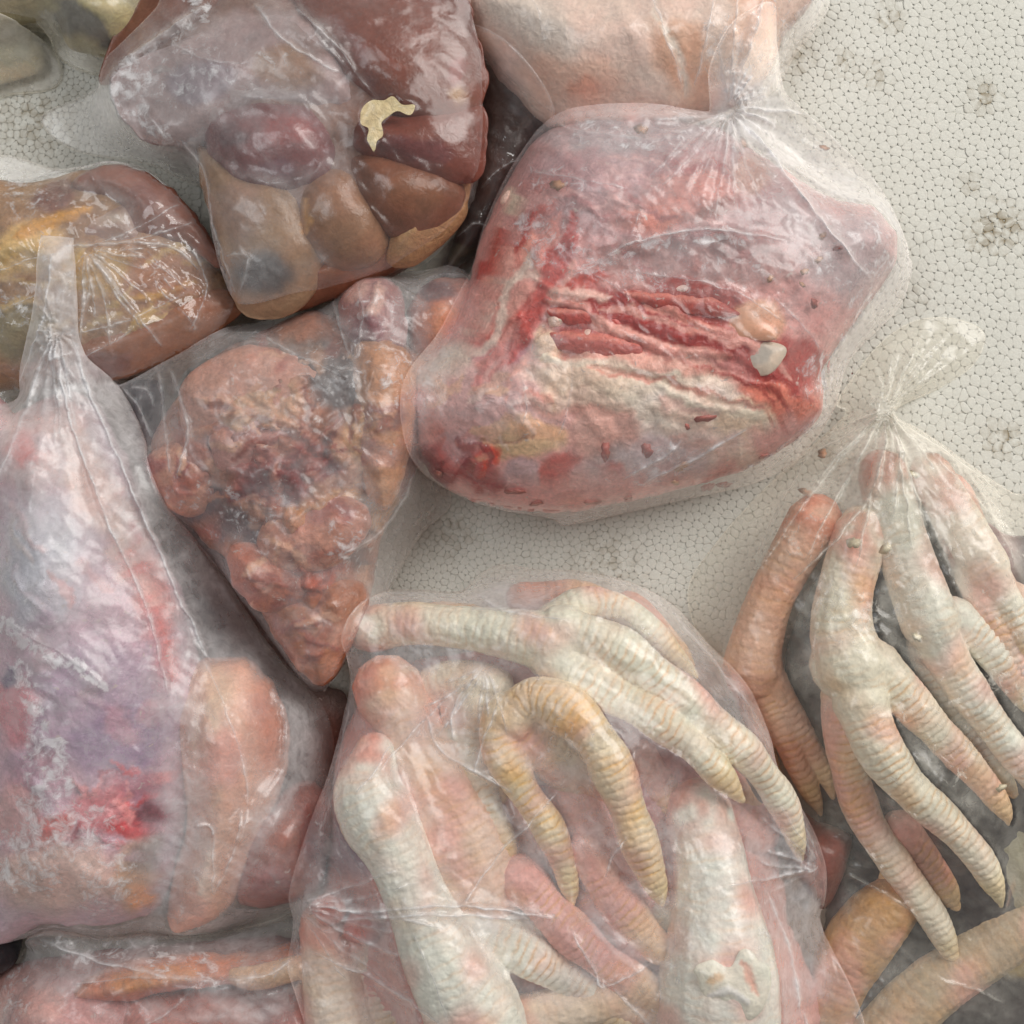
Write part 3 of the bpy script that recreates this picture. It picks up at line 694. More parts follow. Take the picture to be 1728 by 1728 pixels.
# ================================================================== BAG: livers at the left edge
gs = gsnap()
liv2 = blob('offal_pile', [(-60, 320), (40, 300), (140, 275), (225, 285), (300, 345), (355, 420), (392, 505), (320, 580), (190, 640), (0, 655), (-60, 640)], 14, 15, 14, rim=18, c=C(150, 118, 88), m='meat', rough=1.0,
     feats=[E(40, 420, 70, 40, -20, 2, C(204, 172, 114)), E(160, 460, 60, 40, 0, 1, C(176, 146, 96)), E(90, 330, 40, 22, -20, 1, C(128, 96, 86)), E(280, 480, 70, 50, 0, 0, C(152, 108, 80)), E(40, 560, 60, 50, 0, 1, C(140, 128, 98)), L([(30, 400), (90, 370), (150, 350)], 12, 1.5, C(196, 150, 84))] + strokes(26, (20, 400, 360, 600), -25, 18, 40, 6, [C(206, 172, 98), C(188, 146, 80), C(196, 170, 120), C(140, 98, 70)], 1.2, 31))
tag(liv2, 'tan pile of giblets streaked with yellow fat', 'giblets')
press = (150, 450, 36, 260, 12); grow = 1.06
def liver(label, outline, z0, h, c, feats=(), cat='liver', rim=14, m='liver', name='chicken_liver', group=None, **kw):
    o = blob(name, outline, z0, h, h * .8, press=press, grow=kw.pop('grow', grow), rim=rim, c=c, feats=feats, m=m, rough=kw.pop('rough', .25), rscale=14, **kw); tag(o, label, cat, group); return o
liver('brown liver lobe curving over the giblet pile with yellow fat', [(120, 305), (170, 278), (235, 284), (310, 345), (362, 425), (350, 440), (300, 405), (230, 402), (195, 345), (150, 330)], 23, 9, C(128, 82, 66), [E(240, 330, 30, 20, 30, 0.5, C(120, 74, 62))])
liver('long brown liver below crinkled yellow film', [(80, 600), (150, 545), (240, 520), (330, 480), (388, 505), (395, 525), (320, 580), (200, 632), (120, 640)], 20, 9, C(140, 96, 72), [E(160, 620, 70, 24, -15, 0, C(112, 76, 66)), E(330, 520, 40, 20, 0, 0, C(152, 100, 70))])
liver('golden fat lump beside the brown liver lobe', [(-40, 400), (30, 380), (90, 372), (130, 385), (90, 430), (20, 470), (-40, 480)], 24, 8, C(206, 172, 112), [L([(0, 440), (60, 400), (110, 385)], 10, 1.5, C(198, 146, 76))], 'fat', m='fat', name='fat_lump', rough=.8)
liver('mauve liver lobe at the fold of crinkled yellow film', [(150, 350), (215, 345), (240, 400), (200, 425), (130, 420), (110, 390)], 24, 7, C(150, 122, 108), [E(180, 370, 30, 12, 0, .5, C(182, 164, 150))])
film('plastic_bag', [(-60, 275), (90, 272), (185, 262), (255, 285), (345, 385), (405, 510), (335, 592), (180, 652), (20, 668), (-60, 660)], 'shiny crinkled bag of giblets stained with yellow fat', iters=130, haze=0.07, hk=0.035, m='film_shiny', ground=gs, wr=.8,
     folds=rays(150, 422, -20, 100, 12, 10, 220, 1.4, 8, .3) + [([(150, 425), (190, 480), (215, 520), (240, 545)], 5, 2.0), ([(95, 425), (150, 418), (230, 412), (300, 425), (350, 470)], 6, 1.6), ([(260, 470), (280, 500), (295, 512)], 3, 1.2), ([(275, 465), (300, 495)], 3, 1.2), ([(160, 440), (155, 500), (130, 560)], 4, 1.2), ([(120, 570), (200, 550), (250, 530), (330, 490)], 5, 1.0),
            ([(140, 610), (210, 570), (240, 545)], 5, 1.0), ([(330, 420), (350, 490), (320, 560)], 5, 1.2), ([(300, 520), (330, 550), (325, 560)], 3, 1.2), ([(-30, 470), (60, 440), (140, 425)], 6, .9), ([(-30, 540), (40, 510), (90, 490)], 6, .9), ([(210, 420), (270, 450), (330, 500)], 5, 1.0), ([(250, 425), (300, 470)], 4, .8)],
     frost=[L([(130, 420), (120, 480), (90, 520)], 30, a=.42), E(40, 330, 60, 40, 0, a=.42), E(30, 520, 50, 50, 0, a=.4)])

# ================================================================== BAG: back and skin pieces in the middle
gs = gsnap()
ORG = C(196, 136, 100)
mid = blob('chicken_carcass', [(236, 745), (300, 640), (350, 590), (430, 548), (520, 515), (600, 540), (690, 575), (740, 600), (715, 700), (695, 800), (640, 900), (622, 1000), (592, 1090), (540, 1165), (488, 1120), (440, 1040), (372, 950), (262, 850)], 17, 25, 17, rim=30, c=C(149, 105, 86), rough=2.0, rscale=6, warp=20, step=.7, ridged=.8,
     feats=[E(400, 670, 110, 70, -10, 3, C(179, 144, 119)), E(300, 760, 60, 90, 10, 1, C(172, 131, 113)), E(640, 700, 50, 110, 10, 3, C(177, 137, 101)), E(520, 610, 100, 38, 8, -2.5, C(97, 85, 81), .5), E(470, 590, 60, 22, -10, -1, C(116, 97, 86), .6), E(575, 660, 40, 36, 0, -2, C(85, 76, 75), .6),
            E(390, 760, 60, 36, 20, 1.5, C(155, 119, 114)), E(470, 790, 90, 50, -20, 1.0, C(137, 79, 72)), E(450, 830, 58, 34, -10, -2.0, C(102, 41, 40), .35), E(520, 785, 44, 34, -20, -1.5, C(114, 46, 44), .35), E(470, 750, 50, 22, -10, 1, C(149, 97, 89)),
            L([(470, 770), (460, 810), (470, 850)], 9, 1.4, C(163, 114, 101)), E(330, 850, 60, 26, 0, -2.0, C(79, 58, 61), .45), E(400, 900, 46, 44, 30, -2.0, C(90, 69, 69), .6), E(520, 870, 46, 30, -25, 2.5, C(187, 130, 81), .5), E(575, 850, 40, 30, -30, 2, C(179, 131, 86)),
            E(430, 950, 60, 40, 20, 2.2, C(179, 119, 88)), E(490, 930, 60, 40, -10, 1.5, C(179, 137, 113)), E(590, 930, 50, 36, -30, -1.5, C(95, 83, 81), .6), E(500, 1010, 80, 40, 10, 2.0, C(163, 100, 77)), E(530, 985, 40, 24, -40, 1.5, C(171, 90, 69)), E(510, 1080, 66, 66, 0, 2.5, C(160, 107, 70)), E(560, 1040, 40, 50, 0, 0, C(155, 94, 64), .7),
            L([(380, 700), (440, 690), (500, 720)], 10, 1.2, C(187, 149, 128)), L([(290, 700), (330, 760), (320, 830)], 12, 1.0, C(153, 101, 88)), E(400, 620, 16, 12, 0, .6, C(171, 76, 66), .4), E(640, 780, 12, 30, 20, 0, C(130, 51, 45), .5), L([(430, 1010), (490, 1000), (560, 1000)], 8, -1.5, C(130, 71, 54)), E(640, 860, 30, 44, 20, 1, C(179, 137, 96)),
            L([(600, 600), (640, 680), (650, 780)], 12, 1.6, C(185, 149, 119)), E(415, 915, 14, 22, 30, 0, C(73, 53, 61), .4), E(345, 905, 20, 10, 0, 0, C(153, 97, 84))]
     + blots(50, (260, 560, 700, 1100), 22, [C(181, 144, 123), C(161, 105, 86), C(146, 85, 74), C(187, 137, 98), C(174, 121, 106), C(122, 87, 81)], 1.6, 11, .7) + strokes(30, (280, 600, 660, 1080), -20, 40, 36, 5, [C(188, 154, 133), C(136, 74, 62), C(177, 121, 93)], 1.4, 12) + blots(16, (400, 720, 580, 880), 14, [C(153, 97, 88), C(83, 34, 37), C(171, 121, 106)], 1.2, 13))
for ol, z, h_, c in (([(300, 650), (360, 598), (440, 580), (530, 622), (545, 700), (430, 724), (320, 742)], 33, 8, C(180, 136, 120)), ([(600, 575), (690, 592), (694, 740), (652, 860), (604, 800), (590, 680)], 32, 10, C(176, 130, 98)),
        ([(430, 1000), (556, 968), (620, 1000), (592, 1088), (542, 1160), (480, 1108)], 26, 10, C(156, 98, 68)), ([(244, 770), (320, 742), (384, 780), (366, 850), (290, 868)], 30, 8, C(172, 124, 104)), ([(440, 885), (560, 838), (626, 880), (560, 958), (452, 962)], 36, 7, C(176, 126, 108)), ([(388, 920), (470, 930), (524, 1000), (440, 1034), (384, 975)], 34, 7, C(166, 102, 80)),
        ([(350, 735), (430, 705), (500, 730), (450, 775), (380, 800)], 39, 5, C(168, 124, 116))):
    cx_ = sum(q[0] for q in ol) / len(ol); cy_ = sum(q[1] for q in ol) / len(ol)
    blob('skin_fold', ol, z, h_, h_ * .7, rim=9, c=c, parent=mid, step=.8, rough=.8, rscale=7, warp=14, ridged=.3, feats=blots(12, (cx_ - 80, cy_ - 80, cx_ + 80, cy_ + 80), 24, [C(198, 154, 138), C(140, 86, 80), C(172, 116, 98), C(104, 74, 74), C(128, 54, 52), C(190, 140, 124)], 1.0, int(cx_), .8) + strokes(8, (cx_ - 70, cy_ - 70, cx_ + 70, cy_ + 70), -20, 30, 34, 5, [C(204, 162, 136), C(138, 74, 62)], 1.0, int(cy_)))
tag(mid, 'raw orange pink chicken back with dark blood pocket beside the livers', 'meat')
o = blob('meat_scrap', [(565, 520), (585, 478), (625, 462), (668, 478), (684, 540), (672, 600), (640, 616), (596, 590)], 24, 15, 14, rim=14, c=C(158, 118, 116), rough=1.2, feats=[L([(640, 480), (620, 540), (640, 600)], 10, 2, C(204, 168, 156)), E(620, 560, 26, 30, 0, 0, C(132, 78, 84)), E(600, 490, 24, 14, -30, 1, C(190, 152, 142))])
tag(o, 'purplish pink meat scrap peeking from below the liver bag', 'meat')
o = blob('meat_scrap', [(686, 520), (720, 470), (790, 462), (810, 520), (770, 610), (730, 630), (694, 600)], 18, 13, 14, rim=16, c=C(160, 104, 88), rough=1.4, feats=[E(740, 540, 36, 30, 0, 1.5, C(206, 138, 104), .6), E(730, 490, 36, 16, 0, -1, C(104, 68, 68)), E(770, 560, 20, 26, 0, .6, C(196, 120, 96))])
tag(o, 'orange red meat scrap between the striped red meat and carcass', 'meat')
o = blob('dark_gap_fill', [(205, 645), (262, 640), (268, 690), (255, 745), (225, 740), (205, 700)], 10, 10, 9, rim=8, c=C(38, 40, 46), m='liver', feats=[E(230, 680, 20, 20, 0, .6, C(52, 54, 60))])  # black lump put in for the dark gap beneath the shiny film
tag(o, 'blackish lump standing in for the dark gap under glinting crumpled film', 'offal')
film('plastic_bag', [(165, 655), (215, 648), (290, 612), (330, 590), (420, 540), (520, 505), (570, 475), (620, 455), (700, 448), (790, 455), (815, 520), (770, 640), (735, 760), (752, 806), (756, 856), (706, 905), (660, 985), (612, 1070), (560, 1150), (525, 1185), (478, 1130), (420, 1050), (350, 960), (230, 850), (200, 740)],
     'clingy frosted bag around the orange carcass pieces', iters=160, haze=0.08, hk=0.05, hmax=.32, ground=gs, wr=.7, eps=.4,
     folds=[([(205, 650), (240, 690), (262, 740)], 4, 1.6), ([(222, 655), (250, 660), (262, 690)], 3, 1.5), ([(290, 620), (310, 680), (318, 740), (300, 810)], 5, 1.6), ([(270, 620), (280, 700), (290, 800)], 4, 1.2), ([(705, 785), (660, 880), (560, 950)], 6, 1.4), ([(560, 480), (570, 540), (590, 600)], 5, .8), ([(430, 560), (500, 600), (590, 640)], 5, .8), ([(600, 460), (612, 530), (605, 600)], 4, .8)],
     frost=[E(560, 620, 70, 60, 0, a=.40), E(590, 920, 50, 50, -30, a=.50), E(400, 880, 60, 60, 0, a=.40), E(680, 640, 40, 60, 0, a=.44), E(640, 520, 80, 50, 0, a=.42), E(330, 840, 80, 40, 0, a=.36)])

# ================================================================== BAG: frosted livers at the top
gs = gsnap()
BR = C(112, 66, 54); press = (560, 220, 46, 320, 15); grow = 1.2
giz = blob('offal_pile', [(196, 110), (330, -10), (420, -60), (760, -60), (800, 120), (796, 300), (700, 430), (560, 495), (432, 505), (378, 420), (352, 300), (250, 200)], 17, 20, 17, rim=22, c=C(124, 94, 82), m='liver', rough=.8,
      feats=[E(440, 90, 120, 70, 0, 2, C(158, 140, 138)), E(300, 160, 70, 60, 30, 1, C(142, 130, 128)), E(440, 450, 60, 40, 0, -1, C(78, 72, 72), .6)])
tag(giz, 'greyish brown heap of giblets below the frosted liver film', 'giblets')
liver('large smooth red brown liver lobe below the pale chicken', [(515, -50), (545, 40), (590, 105), (640, 160), (700, 186), (768, 178), (798, 115), (780, 40), (738, -50)], 34, 17, BR, [E(770, 105, 14, 24, 20, 0, C(124, 62, 54), .5), E(770, 150, 16, 16, 0, 0, C(156, 122, 92), .6), L([(560, 20), (600, 80), (630, 140)], 12, -1, C(112, 70, 64))], rim=22)
liver('dark liver lobe holding the torn cream fat scrap', [(622, 196), (690, 190), (790, 176), (804, 230), (792, 282), (735, 292), (655, 268), (612, 240)], 34, 13, C(112, 66, 56), [E(700, 250, 60, 24, 0, .4, C(104, 62, 60))])
liver('brown liver lobe just below the one with cream fat', [(596, 262), (660, 258), (748, 286), (762, 335), (705, 384), (640, 374), (602, 315)], 31, 13, C(114, 76, 60), [E(700, 320, 50, 30, 20, .4, C(122, 82, 62))])
liver('tan wedge of liver in the middle of the frosted bag', [(506, 325), (556, 282), (600, 295), (642, 372), (622, 424), (560, 434), (512, 396)], 30, 13, C(138, 104, 82), [L([(515, 330), (520, 380), (515, 400)], 6, 1, C(186, 144, 100))])
liver('long tan liver lobe fading to grey at its tip', [(345, 265), (420, 285), (492, 312), (522, 370), (532, 430), (486, 498), (410, 498), (374, 400)], 28, 13, C(146, 118, 94), [E(440, 460, 54, 36, 0, -1, C(86, 80, 78), .6), E(400, 350, 40, 50, 0, .4, C(146, 120, 104), .7), L([(490, 315), (520, 350), (515, 390)], 6, 1.2, C(178, 136, 94))])
liver('brown liver lobe along the lower hem of the frosted bag', [(436, 486), (520, 430), (620, 405), (700, 386), (668, 440), (560, 492), (475, 512)], 22, 12, C(126, 82, 62), [E(600, 440, 60, 20, -20, .4, C(140, 92, 66))])
liver('brown liver edge showing at the slanted side fold', [(176, 112), (195, 40), (250, -30), (352, -40), (345, 25), (250, 80)], 22, 14, C(114, 76, 62), [E(260, 20, 50, 20, -30, .4, C(122, 80, 64))])
liver('dark red heart under the misted centre of the frosted bag', [(358, 205), (430, 172), (520, 182), (556, 240), (535, 292), (455, 312), (385, 285)], 31, 15, C(118, 74, 74), [E(480, 215, 40, 26, 10, .5, C(134, 70, 68)), E(470, 285, 30, 18, 0, 0, C(112, 74, 82)), E(385, 225, 26, 20, 0, .4, C(96, 66, 68))], 'heart', name='chicken_heart')
liver('mauve grey gizzard under the heavy frost', [(215, 120), (330, 60), (420, 25), (520, 55), (580, 150), (545, 185), (430, 175), (350, 215), (255, 205)], 30, 14, C(154, 134, 132), [E(480, 110, 60, 40, 10, .6, C(150, 122, 104)), E(330, 130, 60, 40, 0, .4, C(140, 128, 134)), E(520, 60, 40, 24, 40, 0, C(126, 104, 98))], 'gizzard', name='gizzard')
liver('yellow tan fat strip along the rounded bag edge', [(655, 418), (676, 360), (745, 300), (778, 312), (768, 370), (712, 424), (676, 436)], 27, 12, C(160, 124, 92), [L([(670, 400), (710, 370), (760, 320)], 9, 1.4, C(178, 144, 106))], 'fat', m='fat', name='fat_lump', rough=.8)
o = liver('torn cream coloured fat scrap on the dark liver', [(611, 180), (628, 166), (646, 168), (662, 160), (682, 172), (699, 176), (692, 192), (672, 184), (655, 194), (643, 206), (646, 226), (634, 238), (629, 256), (619, 236), (621, 216), (609, 204)], 44.5, 2.4, C(208, 192, 150), [], 'fat', m='fat', name='fat_scrap', rough=1.2, rim=5, step=.8, grow=1.0)
film('plastic_bag', [(62, 196, 4), (120, 150, 10), (180, 100, 20), (260, 20, 25), (330, -60, 25), (744, -60, 10), (800, 60), (815, 150), (812, 300), (770, 390), (700, 445), (620, 480), (520, 508), (440, 526), (400, 508), (372, 420), (345, 320), (290, 290), (230, 262), (120, 250, 4)],
     'frosted bag of dark brown livers with a slanted side fold', iters=120, haze=0.05, hk=0.045, ground=gs, wr=.45, eps=.4, lift=[L([(420, -20), (480, 60), (560, 120)], 20, 3)],
     folds=[([(305, 235), (345, 290), (360, 380), (400, 500)], 5, 2.2), ([(430, 10), (480, 70), (540, 110), (575, 128)], 6, 2.0), ([(500, 20), (570, 80), (610, 140), (640, 170)], 6, 1.2), ([(200, 110), (280, 60), (350, 10)], 6, 1.2), ([(290, 75), (340, 100), (420, 110)], 4, .8), ([(380, 430), (420, 440), (405, 500)], 5, 1.2), ([(245, 190), (280, 240), (300, 300)], 5, 1.2), ([(530, 60), (590, 120)], 5, .8)],
     frost=[E(230, 130, 46, 34, -30, a=.76), L([(240, 180), (275, 230), (300, 300)], 16, a=.74), L([(290, 75), (345, 40), (360, 10)], 16, a=.66), E(320, 160, 30, 20, 0, a=.6), E(270, 150, 60, 60, 0, a=.46), E(420, 120, 110, 60, 0, a=.43), E(330, 110, 60, 50, 0, a=.52), E(330, 0, 20, 12, a=.7), E(210, 180, 20, 40, -30, a=.6)],
     clear=[E(690, 240, 120, 200, 0, a=.8), E(600, 380, 100, 60, 0, a=.6)], mist=[E(330, 140, 170, 110, 10, a=.22, soft=.6), E(420, 460, 50, 60, 0, a=.2, soft=.6)])

# ================================================================== BAG: big red meat right of centre
gs = gsnap()
PK = C(206, 152, 146); RD = C(152, 58, 54); CR = C(230, 204, 186)
red = blob('meat_joint', [(694, 700), (704, 640), (756, 566), (800, 470), (822, 390), (872, 285), (930, 215), (1050, 195), (1200, 205), (1300, 262), (1400, 318), (1490, 352), (1515, 430), (1450, 530), (1396, 610), (1388, 690), (1330, 742), (1250, 784), (1100, 824), (940, 852), (820, 832), (742, 792)],
     20, 30, 20, rim=34, c=PK, rough=1.0, rscale=6, warp=15, step=.68, flat=.82, ridged=.12, grow=1.045, dzs=.55,
     feats=[E(1130, 330, 260, 110, 5, -1.0, C(166, 130, 130), .5), E(1050, 225, 160, 24, -2, -1, C(170, 152, 154), .6), E(1000, 290, 110, 36, 5, 1, C(180, 144, 146), .7), E(1160, 330, 80, 44, -10, 2.5, C(194, 132, 122), .6), E(1200, 275, 70, 20, 5, -1.5, C(158, 82, 80), .6), E(1100, 370, 60, 24, 0, 1, C(204, 136, 122), .6), E(1210, 350, 40, 14, -30, -1, C(140, 88, 78), .6), E(1270, 300, 40, 30, 0, 0, C(170, 130, 116)),
            E(1180, 440, 180, 36, 2, -3.0, C(160, 122, 118), .5), E(1420, 410, 110, 90, 30, -6, C(180, 156, 156), .6), E(1410, 330, 70, 20, 20, -3, C(182, 138, 136), .6), E(900, 340, 50, 30, -40, 0, C(184, 128, 124)),
            E(1090, 545, 170, 44, 12, 1.5, RD, .35), E(960, 490, 70, 16, -20, 1, C(182, 82, 72), .4), E(1190, 505, 100, 28, 18, 1.5, C(152, 70, 64), .4), E(1000, 560, 60, 24, 10, 0, C(158, 88, 84), .4), E(1335, 615, 66, 50, 10, 0, C(158, 64, 58), .4), E(1280, 540, 44, 34, 20, 1.5, C(208, 160, 132), .35),
            L([(920, 505), (980, 520), (1060, 570), (1150, 600), (1230, 600)], 10, 2.0, C(216, 160, 148)), L([(900, 470), (960, 500), (1040, 505)], 9, 1.8, C(220, 176, 164)), L([(1060, 500), (1140, 520), (1200, 560)], 7, 1.2, C(206, 138, 126)),
            E(850, 520, 70, 40, -35, 1.5, C(206, 150, 140), .5), L([(790, 560), (840, 500), (900, 460)], 10, 1.2, C(216, 184, 172)), L([(770, 590), (820, 560), (880, 530)], 8, .9, C(188, 90, 82)), L([(830, 480), (870, 440), (900, 400)], 14, 1.0, C(214, 152, 138)), L([(800, 500), (840, 430), (870, 350)], 8, .8, C(176, 82, 76)), L([(870, 430), (890, 380), (900, 350)], 6, .8, C(170, 76, 70)), E(855, 335, 14, 20, 20, 1, C(224, 198, 178), .4),
            E(760, 620, 60, 40, -35, 2.5, CR, .5), E(850, 600, 44, 24, -15, -1, C(178, 116, 122), .5), E(920, 585, 26, 22, 30, 2, C(228, 200, 172), .5), E(937, 540, 12, 11, 0, 1.2, C(224, 204, 186), .3), E(990, 580, 14, 24, 10, 1, C(222, 196, 178), .5), E(960, 600, 18, 22, 0, -1.5, C(172, 84, 80), .5),
            E(840, 680, 110, 60, 10, 3, C(212, 174, 170), .5), E(830, 660, 70, 30, 0, 0, C(198, 160, 156), .6), E(850, 700, 56, 24, 10, 0, C(190, 154, 150), .7, .8), E(880, 745, 70, 34, -8, 2, C(222, 184, 146), .45), E(905, 725, 40, 20, 0, 0, C(220, 170, 134), .6), L([(800, 742), (850, 748), (900, 740)], 4, -1.5, C(186, 140, 112)),
            E(740, 778, 52, 34, 20, -1, C(124, 44, 50), .35), E(795, 806, 54, 28, 25, -1, C(142, 50, 50), .35), E(812, 770, 20, 22, 20, 1.5, C(212, 84, 66), .5), E(770, 740, 30, 24, 0, 1, C(206, 166, 166), .6), E(880, 800, 44, 18, -10, 0, C(184, 152, 154), .5), E(950, 785, 32, 20, -35, -1, C(186, 96, 88), .45),
            E(1080, 652, 190, 46, 8, 3.0, C(230, 202, 186), .35), E(1090, 610, 160, 18, 10, 1.5, C(214, 166, 152), .5), E(1000, 640, 80, 30, 0, 1.0, C(224, 196, 176), .5), E(1150, 708, 150, 44, -8, 2.0, C(226, 204, 194), .4), E(1020, 730, 60, 50, 0, 0, C(206, 160, 148), .6), E(1120, 770, 130, 36, -8, 0, C(196, 178, 178), .6), E(1260, 700, 60, 32, -20, 1.5, C(226, 192, 168), .5), E(1300, 665, 50, 22, 20, 1, C(212, 126, 108), .5), E(1360, 690, 26, 26, 0, 0, C(196, 110, 92), .5),
            L([(1000, 620), (1100, 640), (1200, 680), (1280, 690)], 9, -1.6, C(198, 146, 132)), E(1045, 790, 40, 12, 10, 0, C(190, 120, 112), .6), E(1200, 810, 20, 10, 0, 0, C(176, 72, 62), .5)]
     + bands([(735, 650), (790, 548), (842, 448), (895, 335)], 7, 19, 8, [C(216, 164, 152), C(178, 78, 72), C(230, 204, 190), C(204, 140, 130), C(188, 96, 88), C(226, 190, 176)], 1.2, 41)
     + bands([(915, 490), (1040, 512), (1180, 552), (1300, 600), (1385, 665)], 6, 17, 8, [C(148, 54, 50), C(196, 110, 100), C(136, 46, 44), C(216, 164, 152), C(160, 66, 60)], 1.2, 42)
     + bands([(900, 606), (1040, 622), (1180, 660), (1310, 702)], 5, 21, 12, [C(232, 208, 190), C(226, 190, 174), C(234, 214, 198), C(206, 156, 142)], 1.3, 43)
     + strokes(18, (720, 620, 940, 780), -5, 40, 26, 6, [C(226, 196, 186), C(204, 158, 152), C(222, 178, 150), C(204, 132, 122)], .9, 4)
     + strokes(10, (710, 750, 820, 820), 55, 12, 26, 5, [C(198, 110, 108), C(122, 40, 46)], .8, 5) + blots(20, (940, 240, 1380, 440), 22, [C(190, 142, 136), C(160, 118, 120), C(182, 152, 156), C(172, 104, 98)], .8, 6, .5) + strokes(14, (920, 250, 1300, 440), 5, 14, 44, 6, [C(204, 164, 160), C(166, 110, 110)], .8, 7))
tag(red, 'big lump of raw red meat marbled with cream fat', 'meat')
bn = blob('bone_end', [(1240, 585), (1262, 572), (1300, 575), (1326, 590), (1318, 612), (1296, 634), (1270, 632), (1252, 618)], 46.9, 2.2, 5, snap=.9, rim=6, c=C(192, 182, 166), m='bone', parent=red, step=.8, rough=.25, feats=[E(1285, 600, 26, 16, 10, -.5, C(172, 168, 158)), E(1315, 605, 10, 14, 20, 0, C(206, 192, 174))])
blob('cartilage', [(1228, 520), (1262, 508), (1298, 540), (1310, 572), (1290, 574), (1256, 570), (1236, 560)], 47.5, 2.0, 4, snap=.8, rim=6, c=C(206, 158, 130), m='bone', parent=red, step=.9, rough=.3)
for ol, z, c in (([(926, 536), (940, 528), (950, 540), (942, 552), (930, 550)], 50, C(214, 184, 170)), ([(846, 330), (858, 322), (866, 336), (858, 348), (846, 344)], 42, C(214, 182, 168)), ([(982, 560), (996, 556), (1006, 580), (998, 596), (986, 586)], 50.3, C(212, 180, 168)),
                  ([(1130, 488), (1150, 480), (1168, 486), (1160, 496), (1138, 498)], 49, C(216, 188, 178)), ([(905, 570), (930, 560), (946, 578), (936, 600), (912, 600)], 50, C(220, 188, 166))):
    blob('fat_nodule', ol, z, 1.6, 3, snap=.8, rim=3, c=c, m='fat', parent=red, step=.7, rough=.3)
for ol, z, c in (([(925, 520), (980, 512), (1040, 530), (1060, 556), (1000, 552), (940, 540)], 49.2, C(176, 76, 68)), ([(1050, 492), (1150, 492), (1220, 506), (1250, 530), (1180, 532), (1100, 516)], 47.8, C(166, 80, 72)), ([(930, 560), (1010, 556), (1080, 580), (1070, 604), (990, 600), (940, 584)], 49, C(170, 98, 92))):
    blob('muscle_strand', ol, z, 2.2, 3, snap=1.0, rim=6, c=c, m='meat', parent=red, step=.8, rough=.5, warp=5, feats=[L([ol[0], ol[2]], 6, .5, C(198, 122, 110))])
bag4 = film('plastic_bag', [(686, 700), (698, 638), (750, 562), (792, 470), (815, 390), (866, 284), (930, 214), (1050, 200), (1180, 180, 30), (1205, 168, 36), (1195, 120, 34), (1222, 60, 32), (1262, 30, 28), (1300, 20, 26), (1312, 80, 24), (1330, 130, 14), (1370, 190, 4), (1430, 225), (1500, 300), (1545, 400), (1540, 500), (1450, 600), (1420, 690), (1370, 760), (1290, 812), (1130, 850), (1000, 880), (950, 888), (930, 876), (820, 855), (735, 815), (700, 775)],
     'milky bag tight around the big red marbled meat, knotted at one corner', iters=160, haze=0.045, hk=0.045, hmax=.42, ground=gs, wr=.55, eps=.4,
     lift=[L([(1225, 185), (1255, 110), (1278, 65)], 26, 2), E(1225, 190, 40, 30, 0, 4)], radial=[(1226, 188, 120, 22, 2.4)],
     folds=rays(1226, 190, -110, 40, 9, 10, 150, 2.0, 5) + rays(1226, 192, 60, 175, 8, 12, 200, 1.2, 6) + [([(1225, 190), (1280, 250), (1340, 325), (1400, 400), (1465, 475)], 6, 4.5), ([(1010, 440), (1080, 410), (1160, 392), (1240, 395), (1330, 408)], 6, 2.6), ([(960, 470), (1020, 440), (1080, 410)], 8, 1.2), ([(885, 290), (960, 300), (1060, 320)], 7, 1.0), ([(1150, 240), (1135, 260), (1120, 275)], 3, 1.2), ([(1065, 400), (1075, 370), (1080, 360)], 4, 1.0),
            ([(880, 640), (890, 690), (880, 720)], 6, 1.2), ([(960, 600), (965, 660), (940, 740)], 6, 1.2), ([(1270, 720), (1180, 770), (1080, 815)], 7, 1.8), ([(1150, 740), (1120, 770), (1050, 810)], 5, 1.4), ([(1385, 640), (1390, 680), (1330, 760)], 5, 1.4), ([(1395, 610), (1430, 560), (1470, 480)], 5, 1.2), ([(760, 770), (790, 800), (830, 830)], 4, .8), ([(745, 745), (770, 790)], 4, .8), ([(740, 818), (820, 850), (940, 882)], 5, 1.4), ([(1050, 460), (1150, 470), (1250, 500), (1340, 560)], 7, 1.0), ([(930, 215), (1060, 235), (1170, 235)], 6, .9),
            ([(1000, 460), (1010, 470), (1060, 500)], 5, 1.0), ([(1300, 500), (1370, 570), (1385, 620)], 6, 1.0), ([(1330, 770), (1360, 730), (1420, 690)], 4, 1.2), ([(1250, 800), (1310, 760), (1380, 700)], 5, 1.2)],
     frost=[L([(1225, 190), (1280, 255), (1400, 400), (1460, 475)], 26, a=.50), L([(960, 470), (1060, 425), (1120, 400), (1310, 402)], 15, a=.58), E(1190, 205, 70, 30, 10, a=.62), E(1060, 225, 130, 26, 0, a=.5), E(1430, 400, 100, 120, 0, a=.5), E(930, 400, 70, 60, 0, a=.46), E(940, 300, 70, 40, 0, a=.40), E(1120, 780, 120, 40, -15, a=.44), E(1480, 520, 60, 50, 0, a=.5), E(1100, 245, 100, 10, 0, a=.6), E(1250, 130, 60, 60, 0, a=.46), E(1400, 610, 40, 70, 20, a=.48), E(1180, 455, 200, 50, 0, a=.34)],
     clear=[E(1080, 570, 220, 80, 8, a=.75), E(800, 780, 100, 60, 20, a=.7), E(860, 480, 80, 90, -30, a=.6), E(1340, 650, 70, 60, 0, a=.6), E(1080, 660, 200, 50, 0, a=.5)], mist=[E(1200, 300, 260, 100, 15, a=.22, soft=.7), E(1420, 420, 110, 130, 0, a=.2, soft=.6), E(1230, 180, 90, 60, 0, a=.25, soft=.6), E(1100, 780, 140, 36, -10, a=.16, soft=.7), E(820, 690, 90, 60, 0, a=.08)])
